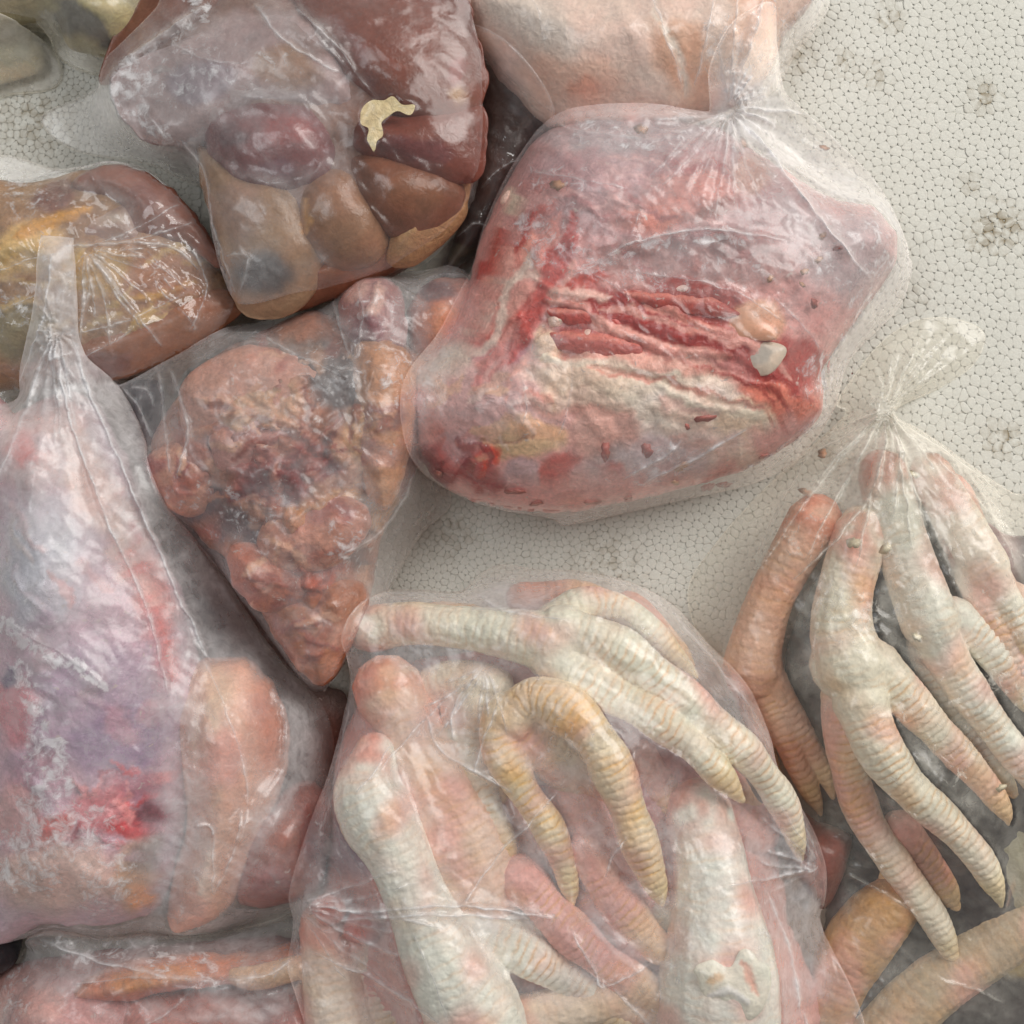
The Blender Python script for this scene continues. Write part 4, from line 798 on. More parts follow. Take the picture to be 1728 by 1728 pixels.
drops(bag4, [(1190, 706, 15, 6, -15), (1092, 760, 11, 9, -40), (1022, 762, 9, 12, 10), (1195, 822, 10, 8, 0), (1222, 818, 14, 5, -10), (868, 830, 14, 5, 5), (1160, 720, 5, 4, 0), (1415, 418, 6, 5, 0), (1374, 512, 8, 6, 10), (1398, 620, 4, 9, 10), (1438, 628, 4, 6, 10), (740, 800, 8, 4, 30), (905, 850, 10, 4, 0), (1000, 848, 12, 4, 0), (1060, 842, 9, 4, -10), (1290, 770, 8, 5, -20)], 'blood', 'blood_drop')
drops(bag4, [(1082, 218, 9, 11, 20), (940, 312, 12, 8, -20), (1388, 398, 7, 5, 0), (1382, 438, 7, 5, 0), (1358, 458, 6, 6, 0), (1354, 480, 5, 4, 0), (1254, 242, 8, 9, 20), (1392, 248, 9, 5, -10), (1150, 788, 10, 6, -15), (1140, 815, 6, 4, 0), (1300, 470, 6, 5, 0)], 'amber', 'juice_drop')

# ================================================================== BAG: feet at the right
gs = gsnap()
GY = C(224, 212, 194); GW = C(230, 220, 206); BN = C(176, 132, 104); PB = C(196, 158, 142)
FG2 = 'feet in the knotted bag on the foam'
foot('chicken foot with brownish toes beside the other feet bag', [(1375, 880, 20, 46), (1340, 935, 20, 40), (1300, 1010, 19, 38), (1275, 1090, 17, 44), (1270, 1130, 16, 50)],
     [[(1275, 1130, 16, 34), (1310, 1210, 14, 26), (1345, 1290, 12, 22), (1375, 1350, 10, 18), (1385, 1375, 9, 14)], [(1300, 1150, 16, 30), (1340, 1220, 13, 24), (1390, 1300, 10, 20), (1405, 1345, 9, 16)], [(1255, 1140, 12, 26), (1275, 1210, 9, 22), (1300, 1290, 8, 18), (1320, 1330, 8, 14)]],
     C(206, 172, 150), FG2, pink=C(192, 142, 120), warm=.25, fat=1.02, knob=.04)
foot('broad pale foot with orange knuckle in the knotted bag', [(1455, 900, 26, 46), (1430, 980, 28, 44), (1420, 1060, 29, 50), (1440, 1130, 30, 58)],
     [[(1450, 1180, 32, 44), (1485, 1265, 32, 38), (1540, 1335, 30, 33), (1600, 1390, 28, 30), (1650, 1445, 26, 27), (1680, 1500, 23, 22), (1690, 1530, 21, 10)],
      [(1480, 1120, 30, 38), (1545, 1195, 28, 33), (1610, 1265, 26, 29), (1660, 1320, 25, 26), (1695, 1370, 24, 20), (1702, 1392, 23, 10)],
      [(1420, 1170, 22, 36), (1430, 1280, 20, 32), (1460, 1380, 18, 30), (1520, 1470, 17, 29), (1570, 1540, 16, 28), (1605, 1610, 14, 20), (1612, 1640, 13, 9)]],
     GY, FG2, pads=[(1430, 1120, 28, 62, .6)], warm=.45, fat=1.02, knob=.04)
foot('long straight whitish foot leading from the knot', [(1490, 800, 24, 40), (1510, 880, 27, 42), (1540, 970, 28, 44), (1570, 1050, 28, 48)],
     [[(1580, 1080, 27, 38), (1630, 1160, 26, 33), (1680, 1230, 25, 30), (1735, 1300, 23, 28), (1790, 1370, 21, 24)], [(1610, 1040, 24, 34), (1665, 1090, 22, 30), (1720, 1160, 20, 27), (1780, 1220, 18, 24)], [(1560, 1090, 20, 32), (1610, 1190, 17, 28), (1660, 1260, 15, 26), (1710, 1340, 14, 24)]],
     GW, FG2, warm=.3, fat=1.02, knob=.04)
foot('pinkish foot half hidden beyond the whitish one', [(1600, 840, 17, 42), (1640, 930, 18, 40), (1680, 1010, 18, 42)], [[(1690, 1030, 18, 32), (1730, 1100, 17, 28), (1790, 1180, 16, 24)], [(1710, 1010, 16, 30), (1770, 1070, 15, 26), (1820, 1120, 14, 24)]], C(210, 184, 168), FG2, fat=1.02, knob=.04)
foot('slim white foot pressed to the outer bag wall past the whitish one', [(1570, 800, 21, 36), (1620, 880, 23, 36), (1665, 960, 24, 40)], [[(1675, 980, 24, 32), (1715, 1050, 23, 29), (1760, 1130, 21, 26)], [(1640, 970, 22, 30), (1680, 1060, 22, 28), (1725, 1140, 20, 26), (1770, 1220, 18, 24)]], C(226, 214, 200), FG2, fat=1.0, knob=.04)
foot('short brownish pink foot under the broad pale foot', None, [[(1520, 1400, 13, 32), (1560, 1450, 12, 29), (1600, 1510, 10, 24), (1620, 1545, 9, 16)], [(1530, 1430, 10, 30), (1500, 1480, 9, 26), (1490, 1520, 8, 22)]], C(186, 146, 132), FG2, claw=True, fat=1.02, knob=.04)
foot('golden brown knuckled foot lying against the bag wall', [(1540, 1490, 8, 40), (1490, 1540, 10, 54), (1450, 1590, 10, 58), (1410, 1660, 8, 52), (1370, 1760, 6, 50)], [], C(172, 136, 96), FG2, warm=.5, yellow=C(176, 138, 80), claw=False, fat=1.0, knob=.03)
foot('whitish foot crossing below the golden knuckle', [(1790, 1520, 4, 50), (1660, 1600, 6, 54), (1560, 1670, 8, 56), (1470, 1770, 8, 58)], [], C(168, 150, 124), FG2, claw=False, fat=1.02, knob=.04)
o = blob('skin_lump', [(1660, 1400), (1740, 1380), (1780, 1480), (1780, 1600), (1700, 1580), (1680, 1500)], 7, 5, 6, rim=10, c=C(140, 134, 112), m='skin'); tag(o, 'pale greenish skin lump beyond the toe tips', 'meat')
o = blob('gizzard_lump', [(1300, 1330), (1370, 1380), (1440, 1420), (1420, 1500), (1390, 1540), (1350, 1480)], 10, 8, 9, rim=10, c=C(104, 66, 60), m='liver', feats=[E(1400, 1440, 26, 40, 0, 1, C(124, 74, 66))]); tag(o, 'dark red lump showing between the two feet bags', 'offal')
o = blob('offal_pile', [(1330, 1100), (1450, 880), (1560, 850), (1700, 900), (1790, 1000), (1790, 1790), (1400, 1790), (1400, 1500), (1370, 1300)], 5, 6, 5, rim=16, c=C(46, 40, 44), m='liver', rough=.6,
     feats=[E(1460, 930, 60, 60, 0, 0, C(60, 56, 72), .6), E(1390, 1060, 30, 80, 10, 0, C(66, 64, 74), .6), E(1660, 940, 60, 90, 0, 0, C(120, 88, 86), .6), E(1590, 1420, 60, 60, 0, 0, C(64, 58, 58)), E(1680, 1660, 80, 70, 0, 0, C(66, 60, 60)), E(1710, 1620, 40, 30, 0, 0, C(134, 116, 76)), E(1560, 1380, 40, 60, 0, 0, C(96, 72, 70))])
tag(o, 'dark purplish offal underneath the feet in the knotted bag', 'offal')
bag9 = film('plastic_bag', [(1196, 1100), (1168, 1000), (1215, 920), (1275, 850), (1335, 790), (1400, 735, 14), (1448, 690, 18), (1428, 676, 16), (1452, 632, 12), (1490, 578, 6), (1545, 540, 4), (1610, 535, 3), (1665, 560, 3), (1650, 612, 4), (1600, 650, 8), (1530, 690, 16), (1580, 725, 14), (1660, 790, 8), (1730, 830), (1800, 870), (1810, 1200), (1810, 1800), (1370, 1800), (1385, 1600), (1385, 1480), (1330, 1330), (1270, 1210)],
     'cloudy bag of straight pale feet tied in a gathered knot', iters=120, haze=0.05, hk=0.014, hmax=.4, m='film_yellow', ground=gs, wr=.6, eps=.4, lift=[E(1487, 692, 34, 26, 0, 14), L([(1487, 690), (1530, 630), (1570, 590)], 60, 4)],
     radial=[(1488, 692, 150, 24, 4.0), (1488, 692, 70, 13, 2.0)], folds=rays(1488, 695, 30, 165, 10, 14, 300, 2.2, 3) + rays(1488, 690, -75, 10, 6, 12, 150, 1.8, 4) + [([(1490, 700), (1470, 800), (1440, 870), (1330, 985)], 6, 2.4), ([(1490, 700), (1510, 790), (1500, 880)], 5, 1.8), ([(1480, 700), (1400, 780), (1300, 930), (1265, 960)], 5, 1.4), ([(1495, 700), (1600, 800), (1700, 900)], 6, 1.2), ([(1425, 1470), (1500, 1510), (1560, 1560)], 4, 1.2), ([(1440, 700), (1350, 790), (1280, 930), (1290, 960)], 4, 1.2), ([(1590, 1655), (1650, 1670), (1690, 1690)], 4, 1.0)],
     frost=[E(1500, 760, 60, 60, 0, a=.45), E(1600, 820, 90, 90, 30, a=.42), E(1440, 1040, 80, 60, 0, a=.44), E(1560, 610, 70, 40, -40, a=.5), E(1700, 1050, 60, 200, 0, a=.38), E(1530, 950, 40, 120, -20, a=.40), E(1560, 1250, 120, 120, 40, a=.33), E(1360, 900, 50, 60, 0, a=.38)], clear=[E(1560, 1480, 120, 120, 0, a=.4)], mist=[E(1600, 1640, 170, 110, 0, a=.2, soft=.7), E(1500, 780, 90, 110, 0, a=.25, soft=.7), E(1600, 850, 130, 130, 30, a=.2, soft=.7), E(1550, 620, 90, 50, -40, a=.28, soft=.5)])
drops(bag9, [(1496, 926, 8, 10, 0), (1440, 916, 8, 11, 20), (1542, 800, 9, 7, 0), (1690, 1330, 8, 6, 0), (1548, 1075, 7, 8, 0)], 'bubble', 'juice_bubble')
drops(bag9, [(1360, 830, 8, 7, 0), (1388, 765, 9, 6, -30)], 'amber', 'juice_drop')

# ================================================================== BAG: mixed chicken pieces at the left (drumstick)
gs = gsnap()
LV = C(188, 160, 172)
brs = blob('chicken_breast', [(-60, 720), (0, 690), (60, 662), (110, 655), (150, 690), (195, 780), (236, 890), (285, 1000), (318, 1120), (316, 1250), (300, 1400), (240, 1560), (60, 1582), (-60, 1540)], 22, 27, 20, rim=34, c=LV, rough=1.2, rscale=9, warp=18, step=.75, flat=.7, ridged=.5,
     feats=[E(70, 720, 80, 110, 0, 2, C(226, 186, 182), .6), E(40, 760, 30, 26, 0, .6, C(220, 134, 130), .6), E(140, 800, 40, 90, -15, 2, C(224, 188, 178), .6), E(70, 960, 70, 110, 0, 3, C(196, 196, 206), .6), E(210, 900, 40, 100, -20, 2, C(222, 186, 172), .6), E(255, 1000, 34, 90, -18, 1.5, C(216, 150, 146), .5), E(275, 1090, 16, 60, -12, 1, C(200, 124, 122), .5),
            E(150, 1180, 130, 110, 10, 1, C(166, 140, 160), .6), E(210, 1250, 80, 60, -20, -1, C(138, 112, 142), .6), E(20, 1200, 40, 60, 0, 1, C(200, 130, 138), .6), E(10, 1140, 16, 20, 0, 0, C(96, 78, 106), .5), E(230, 1340, 70, 30, -20, 1, C(160, 96, 112), .7), E(170, 1370, 50, 40, 0, .6, C(192, 118, 124), .5), E(215, 1390, 40, 22, 20, 1.5, C(196, 84, 88), .45), E(250, 1370, 26, 16, 0, -1.5, C(120, 66, 78), .4), E(80, 1400, 44, 26, -30, .6, C(196, 108, 104), .5),
            E(100, 1480, 110, 60, 0, 2, C(206, 176, 166), .6), E(230, 1480, 40, 60, 0, 1, C(186, 150, 124), .6), E(250, 1440, 30, 30, 0, -1, C(138, 122, 112), .6), E(245, 1520, 22, 22, 0, 1, C(214, 150, 104), .6), E(30, 1380, 40, 60, 0, 0, C(200, 160, 160), .6), L([(200, 820), (240, 940), (280, 1060), (300, 1160)], 8, -1.5, C(204, 120, 116), .6)]
     + blots(26, (10, 1050, 290, 1450), 26, [C(186, 150, 164), C(150, 120, 148), C(200, 140, 146), C(204, 176, 180)], 1.0, 21, .6) + strokes(14, (120, 1290, 290, 1430), -20, 30, 26, 5, [C(204, 74, 80), C(222, 146, 146), C(140, 60, 76)], 1.2, 22) + strokes(20, (30, 640, 260, 1000), 70, 12, 50, 7, [C(228, 196, 188), C(216, 160, 156), C(206, 190, 200)], .9, 23, .6))
tag(brs, 'large lavender pink chicken breast piece with bloody edge', 'meat')
o = blob('drumstick', [(296, 1160), (318, 1125), (360, 1114), (412, 1122), (455, 1165), (480, 1235), (474, 1310), (452, 1380), (424, 1450), (394, 1520), (352, 1568), (300, 1590), (268, 1575), (276, 1490), (298, 1400), (280, 1300), (272, 1215)], 22, 21, 20, rim=30, c=C(214, 172, 150), m='skin', rough=.7, step=1.0,
     feats=[E(345, 1160, 50, 36, 0, 1.5, C(224, 190, 166), .6), E(450, 1230, 36, 76, -10, 0, C(182, 122, 100), .8), E(345, 1290, 30, 110, 4, 1.5, C(222, 186, 158), .6), L([(345, 1200), (350, 1320), (330, 1440)], 16, 1, C(212, 168, 142)), E(380, 1280, 36, 50, 0, 0, C(206, 154, 138), .6), E(320, 1540, 40, 40, 0, 0, C(210, 164, 148), .6), L([(330, 1380), (345, 1450), (340, 1530)], 12, .8, C(224, 196, 182))])
tag(o, 'plump skin-on drumstick under the misted flap', 'drumstick')
o = blob('thigh_piece', [(400, 1420), (440, 1370), (505, 1325), (545, 1360), (548, 1460), (520, 1520), (440, 1545), (385, 1520)], 18, 16, 16, rim=16, c=C(146, 92, 82), rough=1.0, feats=[E(480, 1400, 40, 34, -20, 1.5, C(160, 98, 80)), E(440, 1490, 50, 30, 0, .6, C(146, 88, 84)), E(520, 1400, 16, 50, 0, 0, C(150, 72, 58))])
tag(o, 'dark red thigh piece beside the plump drumstick', 'meat')
o = blob('gizzard_lump', [(240, 1010), (290, 1000), (330, 1060), (350, 1120), (310, 1140), (270, 1080)], 12, 10, 11, rim=9, c=C(104, 84, 86), m='liver'); tag(o, 'dark grey lump in the hollow above the drumstick', 'offal')
o = blob('meat_scrap', [(262, 800), (330, 880), (420, 1010), (520, 1140), (585, 1180), (590, 1300), (540, 1360), (430, 1400), (380, 1280), (320, 1100)], 5, 6, 5, rim=10, c=C(104, 84, 78), rough=.8, feats=[E(540, 1260, 40, 70, 0, 0, C(110, 72, 62), .6), E(340, 1060, 40, 60, 0, 0, C(92, 82, 82), .6)])
tag(o, 'dark brown meat layer low in the hollow behind the drumstick', 'meat')
film('plastic_bag', [(74, 404, 30), (77, 400, 30), (127, 405, 30), (131, 410, 30), (136, 500, 30), (142, 590, 30), (185, 640, 26), (250, 735, 20), (300, 850, 16), (370, 960, 12), (450, 1080, 8), (540, 1190), (562, 1270), (548, 1400), (548, 1500), (480, 1560), (380, 1590), (200, 1605), (40, 1592), (-60, 1560), (-60, 800), (8, 690, 20), (40, 600, 26), (60, 520, 30)],
     'tall misty bag with drumstick, long folds running from its peak', iters=500, haze=0.12, hk=0.04, hmax=.5, ground=gs, wr=.4, eps=.4, lift=[L([(100, 420), (95, 520), (110, 640)], 60, 2)], radial=[(100, 560, 260, 20, 2.2)],
     folds=rays(105, 540, 60, 118, 4, 30, 420, 1.6, 7, .08) + [([(105, 560), (125, 700), (190, 880), (250, 1020), (290, 1175)], 5, 2.6), ([(120, 560), (165, 680), (240, 850), (310, 1010), (360, 1120)], 5, 2.4), ([(90, 430), (75, 540), (20, 680)], 7, 1.8), ([(85, 520), (100, 640), (110, 740)], 5, 1.2), ([(130, 420), (140, 520), (145, 600)], 4, 1.8), ([(88, 615), (120, 600), (125, 595)], 3, 1.4), ([(345, 1110), (385, 1200), (420, 1320), (410, 1420)], 6, 1.0), ([(330, 1390), (362, 1400), (362, 1510)], 4, 1.2), ([(362, 1510), (400, 1430), (410, 1360)], 4, 1.2), ([(0, 1040), (100, 1100), (190, 1160)], 7, .9), ([(250, 735), (330, 900), (470, 1110)], 5, 1.2)],
     frost=[L([(-20, 1040), (40, 1075), (110, 1115), (190, 1165)], 17, a=.82), L([(25, 1110), (50, 1180), (80, 1260), (120, 1320)], 26, a=.72), L([(60, 1230), (90, 1340), (60, 1420), (90, 1500)], 56, a=.62), E(140, 1400, 60, 60, 0, a=.6), E(40, 1440, 70, 70, 0, a=.58), L([(80, 420), (95, 480), (80, 560), (50, 640)], 34, a=.44), E(70, 950, 60, 120, 0, a=.40), E(310, 1450, 50, 110, 0, a=.46), E(180, 1480, 60, 70, 0, a=.52)],
     clear=[E(215, 1380, 60, 40, 0, a=.6)], mist=[E(90, 640, 130, 230, 0, a=.36, soft=.7), E(330, 900, 40, 120, -25, a=.06, soft=.7), E(80, 950, 110, 160, 0, a=.22, soft=.7), E(330, 1400, 60, 160, 10, a=.18, soft=.6), E(140, 1180, 130, 110, 0, a=.14, soft=.7)])

# ================================================================== BAG: pink pieces along the bottom left
gs = gsnap()
for lab, ol, z0, h, c, ft in (
    ('long pink wing strip in the bottom bag nearest the drumstick', [(110, 1690), (180, 1640), (300, 1622), (420, 1618), (520, 1600), (545, 1640), (440, 1668), (300, 1680), (200, 1700)], 20, 12, C(196, 136, 112), [E(260, 1650, 80, 18, -8, 1, C(200, 140, 96)), E(450, 1635, 60, 16, -8, .6, C(188, 122, 104))]),
    ('cream fat strip on the pink strips of the bottom bag', [(385, 1640), (440, 1630), (520, 1612), (552, 1640), (500, 1660), (430, 1676), (392, 1664)], 27, 4, C(206, 172, 140), []),
    ('mauve pink slab at the lower rim of the bottom bag', [(20, 1690), (100, 1660), (220, 1690), (240, 1800), (20, 1800)], 14, 16, C(190, 140, 136), [E(70, 1690, 40, 40, 0, 1, C(200, 156, 148))]),
    ('reddish brown slab in the middle of the bottom bag', [(200, 1700), (320, 1678), (430, 1690), (470, 1800), (200, 1800)], 15, 17, C(178, 118, 106), [L([(240, 1760), (300, 1720), (380, 1700)], 10, 1.5, C(198, 146, 136))]),
    ('dark pink slab touching the feet bag', [(430, 1690), (520, 1670), (580, 1720), (590, 1800), (440, 1800)], 14, 15, C(170, 106, 98), [E(520, 1720, 30, 30, 0, .6, C(180, 116, 106))])):
    o = blob('meat_strip', ol, z0, h, h * .8, rim=12, c=c, feats=ft, rough=.7); tag(o, lab, 'meat', 'pieces in the bottom bag')
o = blob('offal_pile', [(-20, 1660), (100, 1620), (300, 1600), (480, 1590), (560, 1640), (580, 1800), (-20, 1800)], 9, 9, 9, rim=14, c=C(156, 120, 114), rough=.8); tag(o, 'mauve layer of meat beneath the pink strips of the bottom bag', 'meat')
film('plastic_bag', [(-20, 1800), (0, 1680), (40, 1590), (90, 1566, 20), (160, 1592, 20), (240, 1585, 22), (330, 1600, 22), (440, 1575, 20), (505, 1560, 14), (545, 1620), (580, 1700), (600, 1800)],
     'cloudy bag with pink meat strips, its crumpled white mouth under the drumstick', iters=160, haze=0.07, hk=0.05, hmax=.5, ground=gs, wr=.6, eps=.4, lift=[L([(60, 1585), (180, 1600), (280, 1625), (380, 1645), (500, 1600)], 24, 5)],
     folds=[([(60, 1580), (150, 1610), (260, 1635), (380, 1650)], 6, 2.4), ([(240, 1590), (300, 1580), (380, 1645)], 5, 2.0), ([(380, 1645), (450, 1640), (520, 1600)], 6, 1.4), ([(130, 1655), (200, 1650), (300, 1640)], 5, 1.0), ([(230, 1740), (290, 1700), (320, 1670)], 5, 1.4), ([(110, 1590), (200, 1575), (235, 1600)], 4, 1.2)],
     frost=[L([(80, 1585), (200, 1605), (300, 1620), (380, 1645)], 26, a=.56), L([(240, 1590), (310, 1595), (375, 1640)], 22, a=.6), E(30, 1680, 30, 60, 0, a=.5), E(440, 1600, 70, 30, -10, a=.4)])

# ================================================================== BAG: curled feet bottom centre
gs = gsnap()
FG = 'feet in the full bag below the gap'
CM = C(228, 206, 184); CP = C(226, 190, 172)
o = blob('skin_pile', [(560, 1300), (640, 1150), (760, 1110), (900, 1100), (1050, 1130), (1200, 1230), (1300, 1400), (1340, 1560), (1340, 1800), (580, 1800), (540, 1650)], 13, 20, 13, rim=24, c=C(204, 152, 142), m='skin', rough=.9, feats=[E(1000, 1330, 120, 120, 0, 0, C(196, 150, 156), .6), E(700, 1500, 40, 40, 0, -2, C(96, 96, 110), .5), E(1160, 1250, 80, 60, 20, 0, C(176, 132, 130), .6), E(600, 1420, 50, 60, 0, -2, C(150, 130, 140), .6), E(880, 1420, 80, 80, 0, 0, C(222, 176, 162))])
tag(o, 'pink skin layer underneath the curled feet', 'skin')
foot('topmost foot with reddish shank end, toes draped to the bag rim', [(625, 1062, 22, 40), (690, 1052, 26, 36), (770, 1058, 30, 35), (860, 1070, 34, 42), (930, 1085, 36, 52)],
     [[(950, 1062, 37, 40), (1030, 1088, 39, 37), (1108, 1140, 40, 34), (1190, 1208, 39, 32), (1260, 1272, 36, 31), (1315, 1345, 30, 29), (1340, 1405, 26, 25), (1352, 1450, 22, 15)],
      [(930, 1110, 38, 38), (1010, 1160, 41, 34), (1100, 1208, 42, 32), (1170, 1262, 42, 29), (1225, 1318, 41, 26), (1252, 1350, 40, 21)],
      [(930, 1050, 30, 34), (985, 1022, 29, 30), (1050, 1030, 28, 28), (1105, 1075, 26, 26), (1170, 1140, 24, 24)]], C(234, 216, 198), FG, pads=[(940, 1090, 35, 58, .55)], warm=.22)
foot('central foot curling two golden knuckled toes over pink skin', [(1010, 1330, 30, 44), (960, 1290, 33, 46), (900, 1240, 36, 50)],
     [[(865, 1212, 40, 40), (905, 1180, 43, 38), (965, 1205, 46, 38), (1015, 1262, 48, 36), (1050, 1340, 47, 34), (1078, 1420, 45, 32), (1105, 1490, 42, 27), (1118, 1525, 39, 14)],
      [(850, 1205, 40, 36), (842, 1250, 41, 32), (875, 1320, 42, 28), (922, 1390, 42, 27), (948, 1450, 41, 24), (962, 1500, 39, 20), (966, 1530, 38, 10)]], C(232, 202, 174), FG, pads=[(930, 1260, 35, 60, .5)], warm=.6, yellow=C(216, 170, 86), palmside=False, fat=1.02)
foot('foot with ball shaped cream joint at the left rim', [(655, 1165, 28, 60), (690, 1220, 29, 54), (730, 1310, 31, 66), (775, 1400, 31, 82), (810, 1480, 30, 86)], [[(800, 1480, 34, 44), (830, 1560, 33, 36), (860, 1620, 32, 32)], [(760, 1250, 30, 34), (790, 1300, 33, 30), (840, 1340, 34, 24)]], CP, FG, warm=.42, claw=False)
foot('thick white shank tapering between two cream shanks', [(632, 1275, 36, 38), (624, 1330, 38, 58), (640, 1380, 40, 64), (672, 1440, 41, 54), (705, 1520, 42, 52), (745, 1610, 43, 66), (790, 1690, 42, 78), (820, 1780, 40, 80)],
     [[(800, 1570, 38, 36), (870, 1600, 39, 36), (940, 1640, 38, 34), (1010, 1690, 36, 32), (1080, 1740, 34, 30)], [(860, 1560, 34, 34), (930, 1590, 34, 32), (1000, 1650, 33, 30), (1080, 1700, 32, 28)]], C(234, 222, 206), FG, warm=.4, claw=False, cut=None)
wsh = foot('broad white shank with frayed cut end on the right', [(1178, 1370, 32, 56), (1195, 1440, 35, 58), (1205, 1520, 37, 68), (1212, 1600, 38, 88), (1212, 1680, 38, 100), (1212, 1770, 36, 100)], [[(1140, 1500, 30, 34), (1110, 1570, 30, 34), (1060, 1620, 29, 32)]], C(234, 222, 208), FG, warm=.15, claw=False, scute=.15)
foot('pink toes tucked low under the white shank', None, [[(880, 1480, 38, 36), (950, 1560, 39, 36), (1030, 1630, 39, 34), (1120, 1690, 37, 32)], [(990, 1440, 37, 36), (1050, 1530, 38, 36), (1110, 1600, 37, 34)], [(1080, 1280, 28, 36), (1120, 1340, 28, 34), (1150, 1400, 27, 30)]], C(220, 172, 164), FG, claw=False)
r = foot('sawn foot stump with round pink bone ends at the left rim', [(545, 1560, 26, 40), (560, 1640, 26, 50), (580, 1760, 26, 62)], [[(615, 1590, 24, 36), (650, 1680, 24, 38), (680, 1780, 24, 40)]], C(228, 202, 186), FG, claw=False, warm=.3)
blob('torn_skin', [(1170, 1640), (1200, 1622), (1232, 1634), (1250, 1606), (1276, 1616), (1300, 1650), (1292, 1700), (1262, 1724), (1240, 1696), (1214, 1706), (1190, 1680)], 53, 1.8, 4, snap=.6, rim=5, c=C(230, 216, 200), m='skin', parent=wsh, step=.8, rough=.9, feats=[L([(1250, 1620), (1268, 1655), (1282, 1680)], 7, -.8, C(212, 168, 148)), E(1206, 1655, 14, 9, 0, -.5, C(206, 182, 150)), L([(1190, 1690), (1230, 1670), (1262, 1690)], 6, .8, C(236, 226, 212))])
disc(r, (552, 1538, 34, 30, C(214, 150, 138))); disc(r, (612, 1566, 33, 32, C(204, 132, 124)))
foot('slender cream foot squeezed between the ball joint and the golden toes', [(700, 1180, 24, 36), (760, 1150, 27, 36), (830, 1160, 30, 38)], [[(800, 1190, 32, 30), (800, 1260, 34, 27), (820, 1340, 36, 25), (850, 1420, 37, 23), (870, 1470, 37, 18)], [(770, 1200, 30, 28), (760, 1280, 32, 25), (770, 1360, 34, 22)]], C(234, 208, 188), FG, claw=True)
foot('slim pale foot lying across the bottom of the full bag', [(880, 1720, 36, 40), (960, 1700, 37, 36), (1040, 1680, 36, 36)], [[(1040, 1690, 36, 28), (1100, 1720, 35, 26), (1160, 1760, 33, 24)], [(1050, 1670, 34, 28), (1110, 1670, 34, 26), (1170, 1700, 32, 22)]], C(232, 200, 180), FG, claw=False)
foot('pink skinned foot filling the hollow inside the golden toes', [(930, 1230, 27, 46), (965, 1310, 29, 52), (1000, 1400, 30, 56), (1040, 1500, 30, 52), (1070, 1600, 29, 48)], [[(960, 1440, 30, 36), (1000, 1540, 31, 34), (1040, 1640, 31, 30)]], C(226, 178, 170), FG, claw=False, warm=.05, scute=.2)
foot('mauve shadowed foot deep under the topmost toes', [(1010, 1200, 18, 44), (1090, 1260, 20, 50), (1150, 1330, 21, 50), (1270, 1400, 20, 46)], [[(1150, 1240, 22, 32), (1220, 1310, 22, 30), (1280, 1390, 20, 26)]], C(204, 160, 152), FG, claw=False, warm=.1, scute=.25)
foot('hidden orange tinted foot against the far rim', None, [[(1060, 1026, 14, 28), (1105, 1060, 14, 28), (1150, 1120, 14, 26)], [(880, 1008, 12, 26), (960, 1004, 13, 28), (1030, 1018, 13, 26)], [(660, 1048, 14, 26), (720, 1044, 15, 28), (800, 1040, 15, 28)]], C(196, 146, 126), FG, claw=False, warm=.1, yellow=C(200, 140, 104))
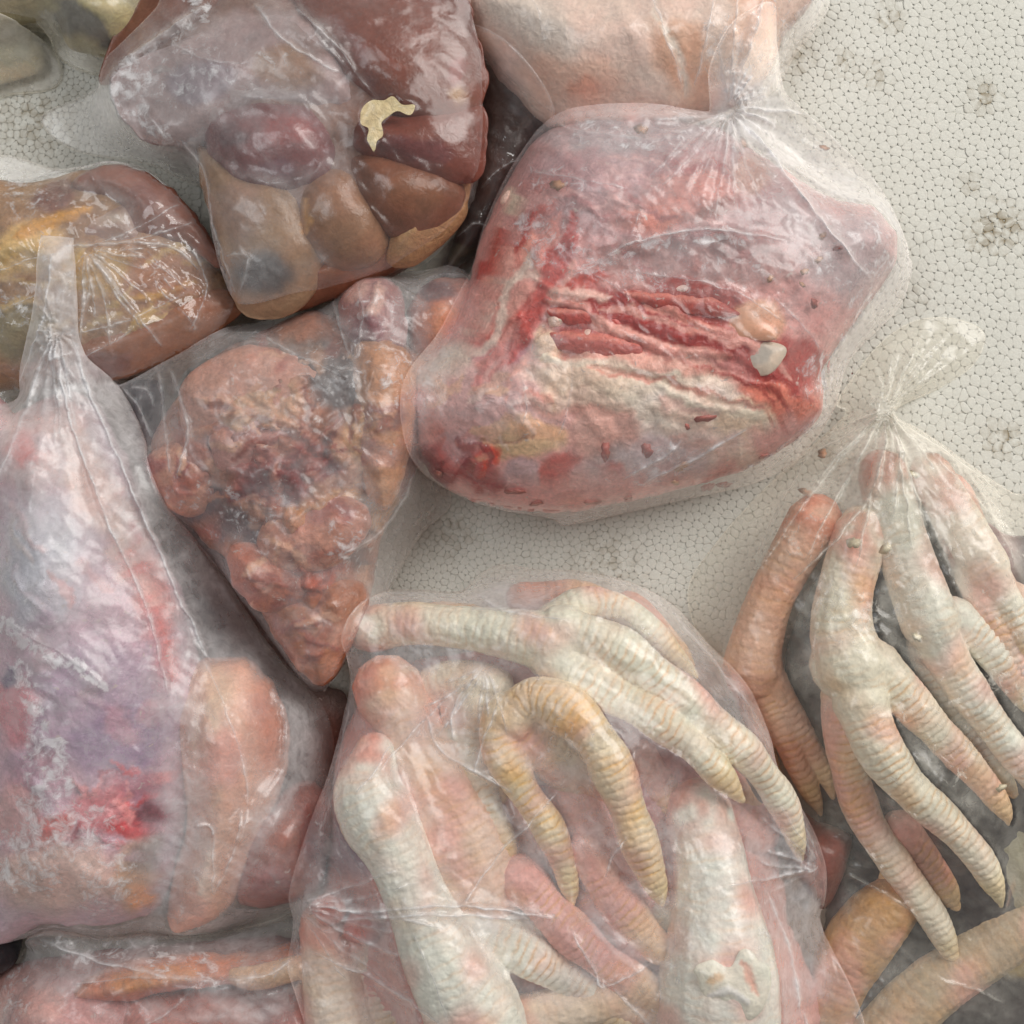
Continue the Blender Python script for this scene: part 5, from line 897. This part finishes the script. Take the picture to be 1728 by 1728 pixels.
bag8 = film('plastic_bag', [(588, 1066), (606, 1024), (640, 1000), (700, 998), (775, 1000), (810, 970), (850, 954), (900, 962), (980, 966), (1060, 982), (1140, 1022), (1200, 1088), (1258, 1158), (1296, 1240), (1302, 1300), (1356, 1370), (1388, 1460), (1390, 1560), (1392, 1800), (570, 1800), (524, 1690), (500, 1600), (497, 1505), (528, 1390), (562, 1280), (586, 1160), (592, 1104)],
     'full clear bag of curled pale feet with pleats across the front', iters=150, haze=0.06, hk=0.04, hmax=.4, ground=gs, wr=.45, eps=.4,
     folds=[([(510, 1520), (640, 1530), (800, 1525), (950, 1550)], 6, 2.2), ([(560, 1545), (700, 1540), (900, 1545)], 5, 1.6), ([(780, 1530), (840, 1440), (890, 1390), (940, 1335)], 4, 1.8), ([(715, 1190), (760, 1170), (820, 1125)], 5, 2.2), ([(765, 1250), (768, 1190), (815, 1120)], 5, 2.2), ([(715, 1190), (740, 1260), (800, 1300), (870, 1340)], 5, 1.6), ([(640, 1300), (700, 1230), (760, 1170)], 4, 1.2), ([(600, 1340), (640, 1290), (660, 1250)], 4, 1.4), ([(1020, 1480), (1030, 1440), (1060, 1410)], 4, 1.4), ([(960, 1560), (1000, 1630), (1020, 1660), (1100, 1620)], 5, 1.6), ([(1030, 1660), (1100, 1730), (1180, 1780)], 5, 1.4), ([(1280, 1480), (1340, 1465), (1382, 1462)], 5, 2.0), ([(1290, 1500), (1330, 1600), (1350, 1720)], 6, 1.8), ([(1350, 1700), (1360, 1740), (1340, 1790)], 5, 1.6), ([(520, 1600), (640, 1650), (760, 1740)], 5, 1.4), ([(800, 1000), (860, 1030), (960, 1045)], 6, 1.4), ([(845, 1170), (815, 1250), (800, 1310)], 4, 1.4), ([(690, 1560), (730, 1650), (760, 1740)], 4, .8), ([(590, 1160), (575, 1280), (545, 1400)], 5, 1.0), ([(1130, 1030), (1200, 1110), (1270, 1200)], 5, 1.0)] + rays(1384, 1462, 150, 260, 7, 6, 170, 1.2, 9) + rays(500, 1520, -25, 60, 7, 8, 260, 1.2, 10) + rays(820, 1122, 60, 170, 6, 6, 160, 1.4, 11),
     frost=[L([(510, 1525), (700, 1535), (950, 1545)], 15, a=.46), E(740, 1215, 40, 40, 0, a=.42), E(1320, 1560, 60, 90, 0, a=.42), E(560, 1420, 40, 80, 0, a=.40), E(900, 1000, 120, 40, 0, a=.36), E(960, 1280, 50, 110, -25, a=.36), E(1080, 1640, 80, 60, 0, a=.42)],
     clear=[E(1150, 1250, 180, 80, 40, a=.4)], mist=[E(1320, 1580, 60, 150, 0, a=.16, soft=.6), E(740, 1230, 50, 60, 0, a=.2, soft=.5), E(860, 1010, 60, 40, 0, a=.18), E(1060, 1620, 90, 70, 0, a=.16, soft=.6), E(720, 1540, 230, 22, 2, a=.2, soft=.6)])

# ================================================================== glossy black lump filling the dark spot at the left edge
o = blob('black_lump', [(-80, 1500), (-10, 1490), (14, 1540), (22, 1600), (0, 1650), (-80, 1660)], 12, 12, 12, rim=10, c=C(30, 32, 40), m='black', rough=1.0); tag(o, 'black lump beside the misty drumstick bag', 'plastic bag')
foam_floor()
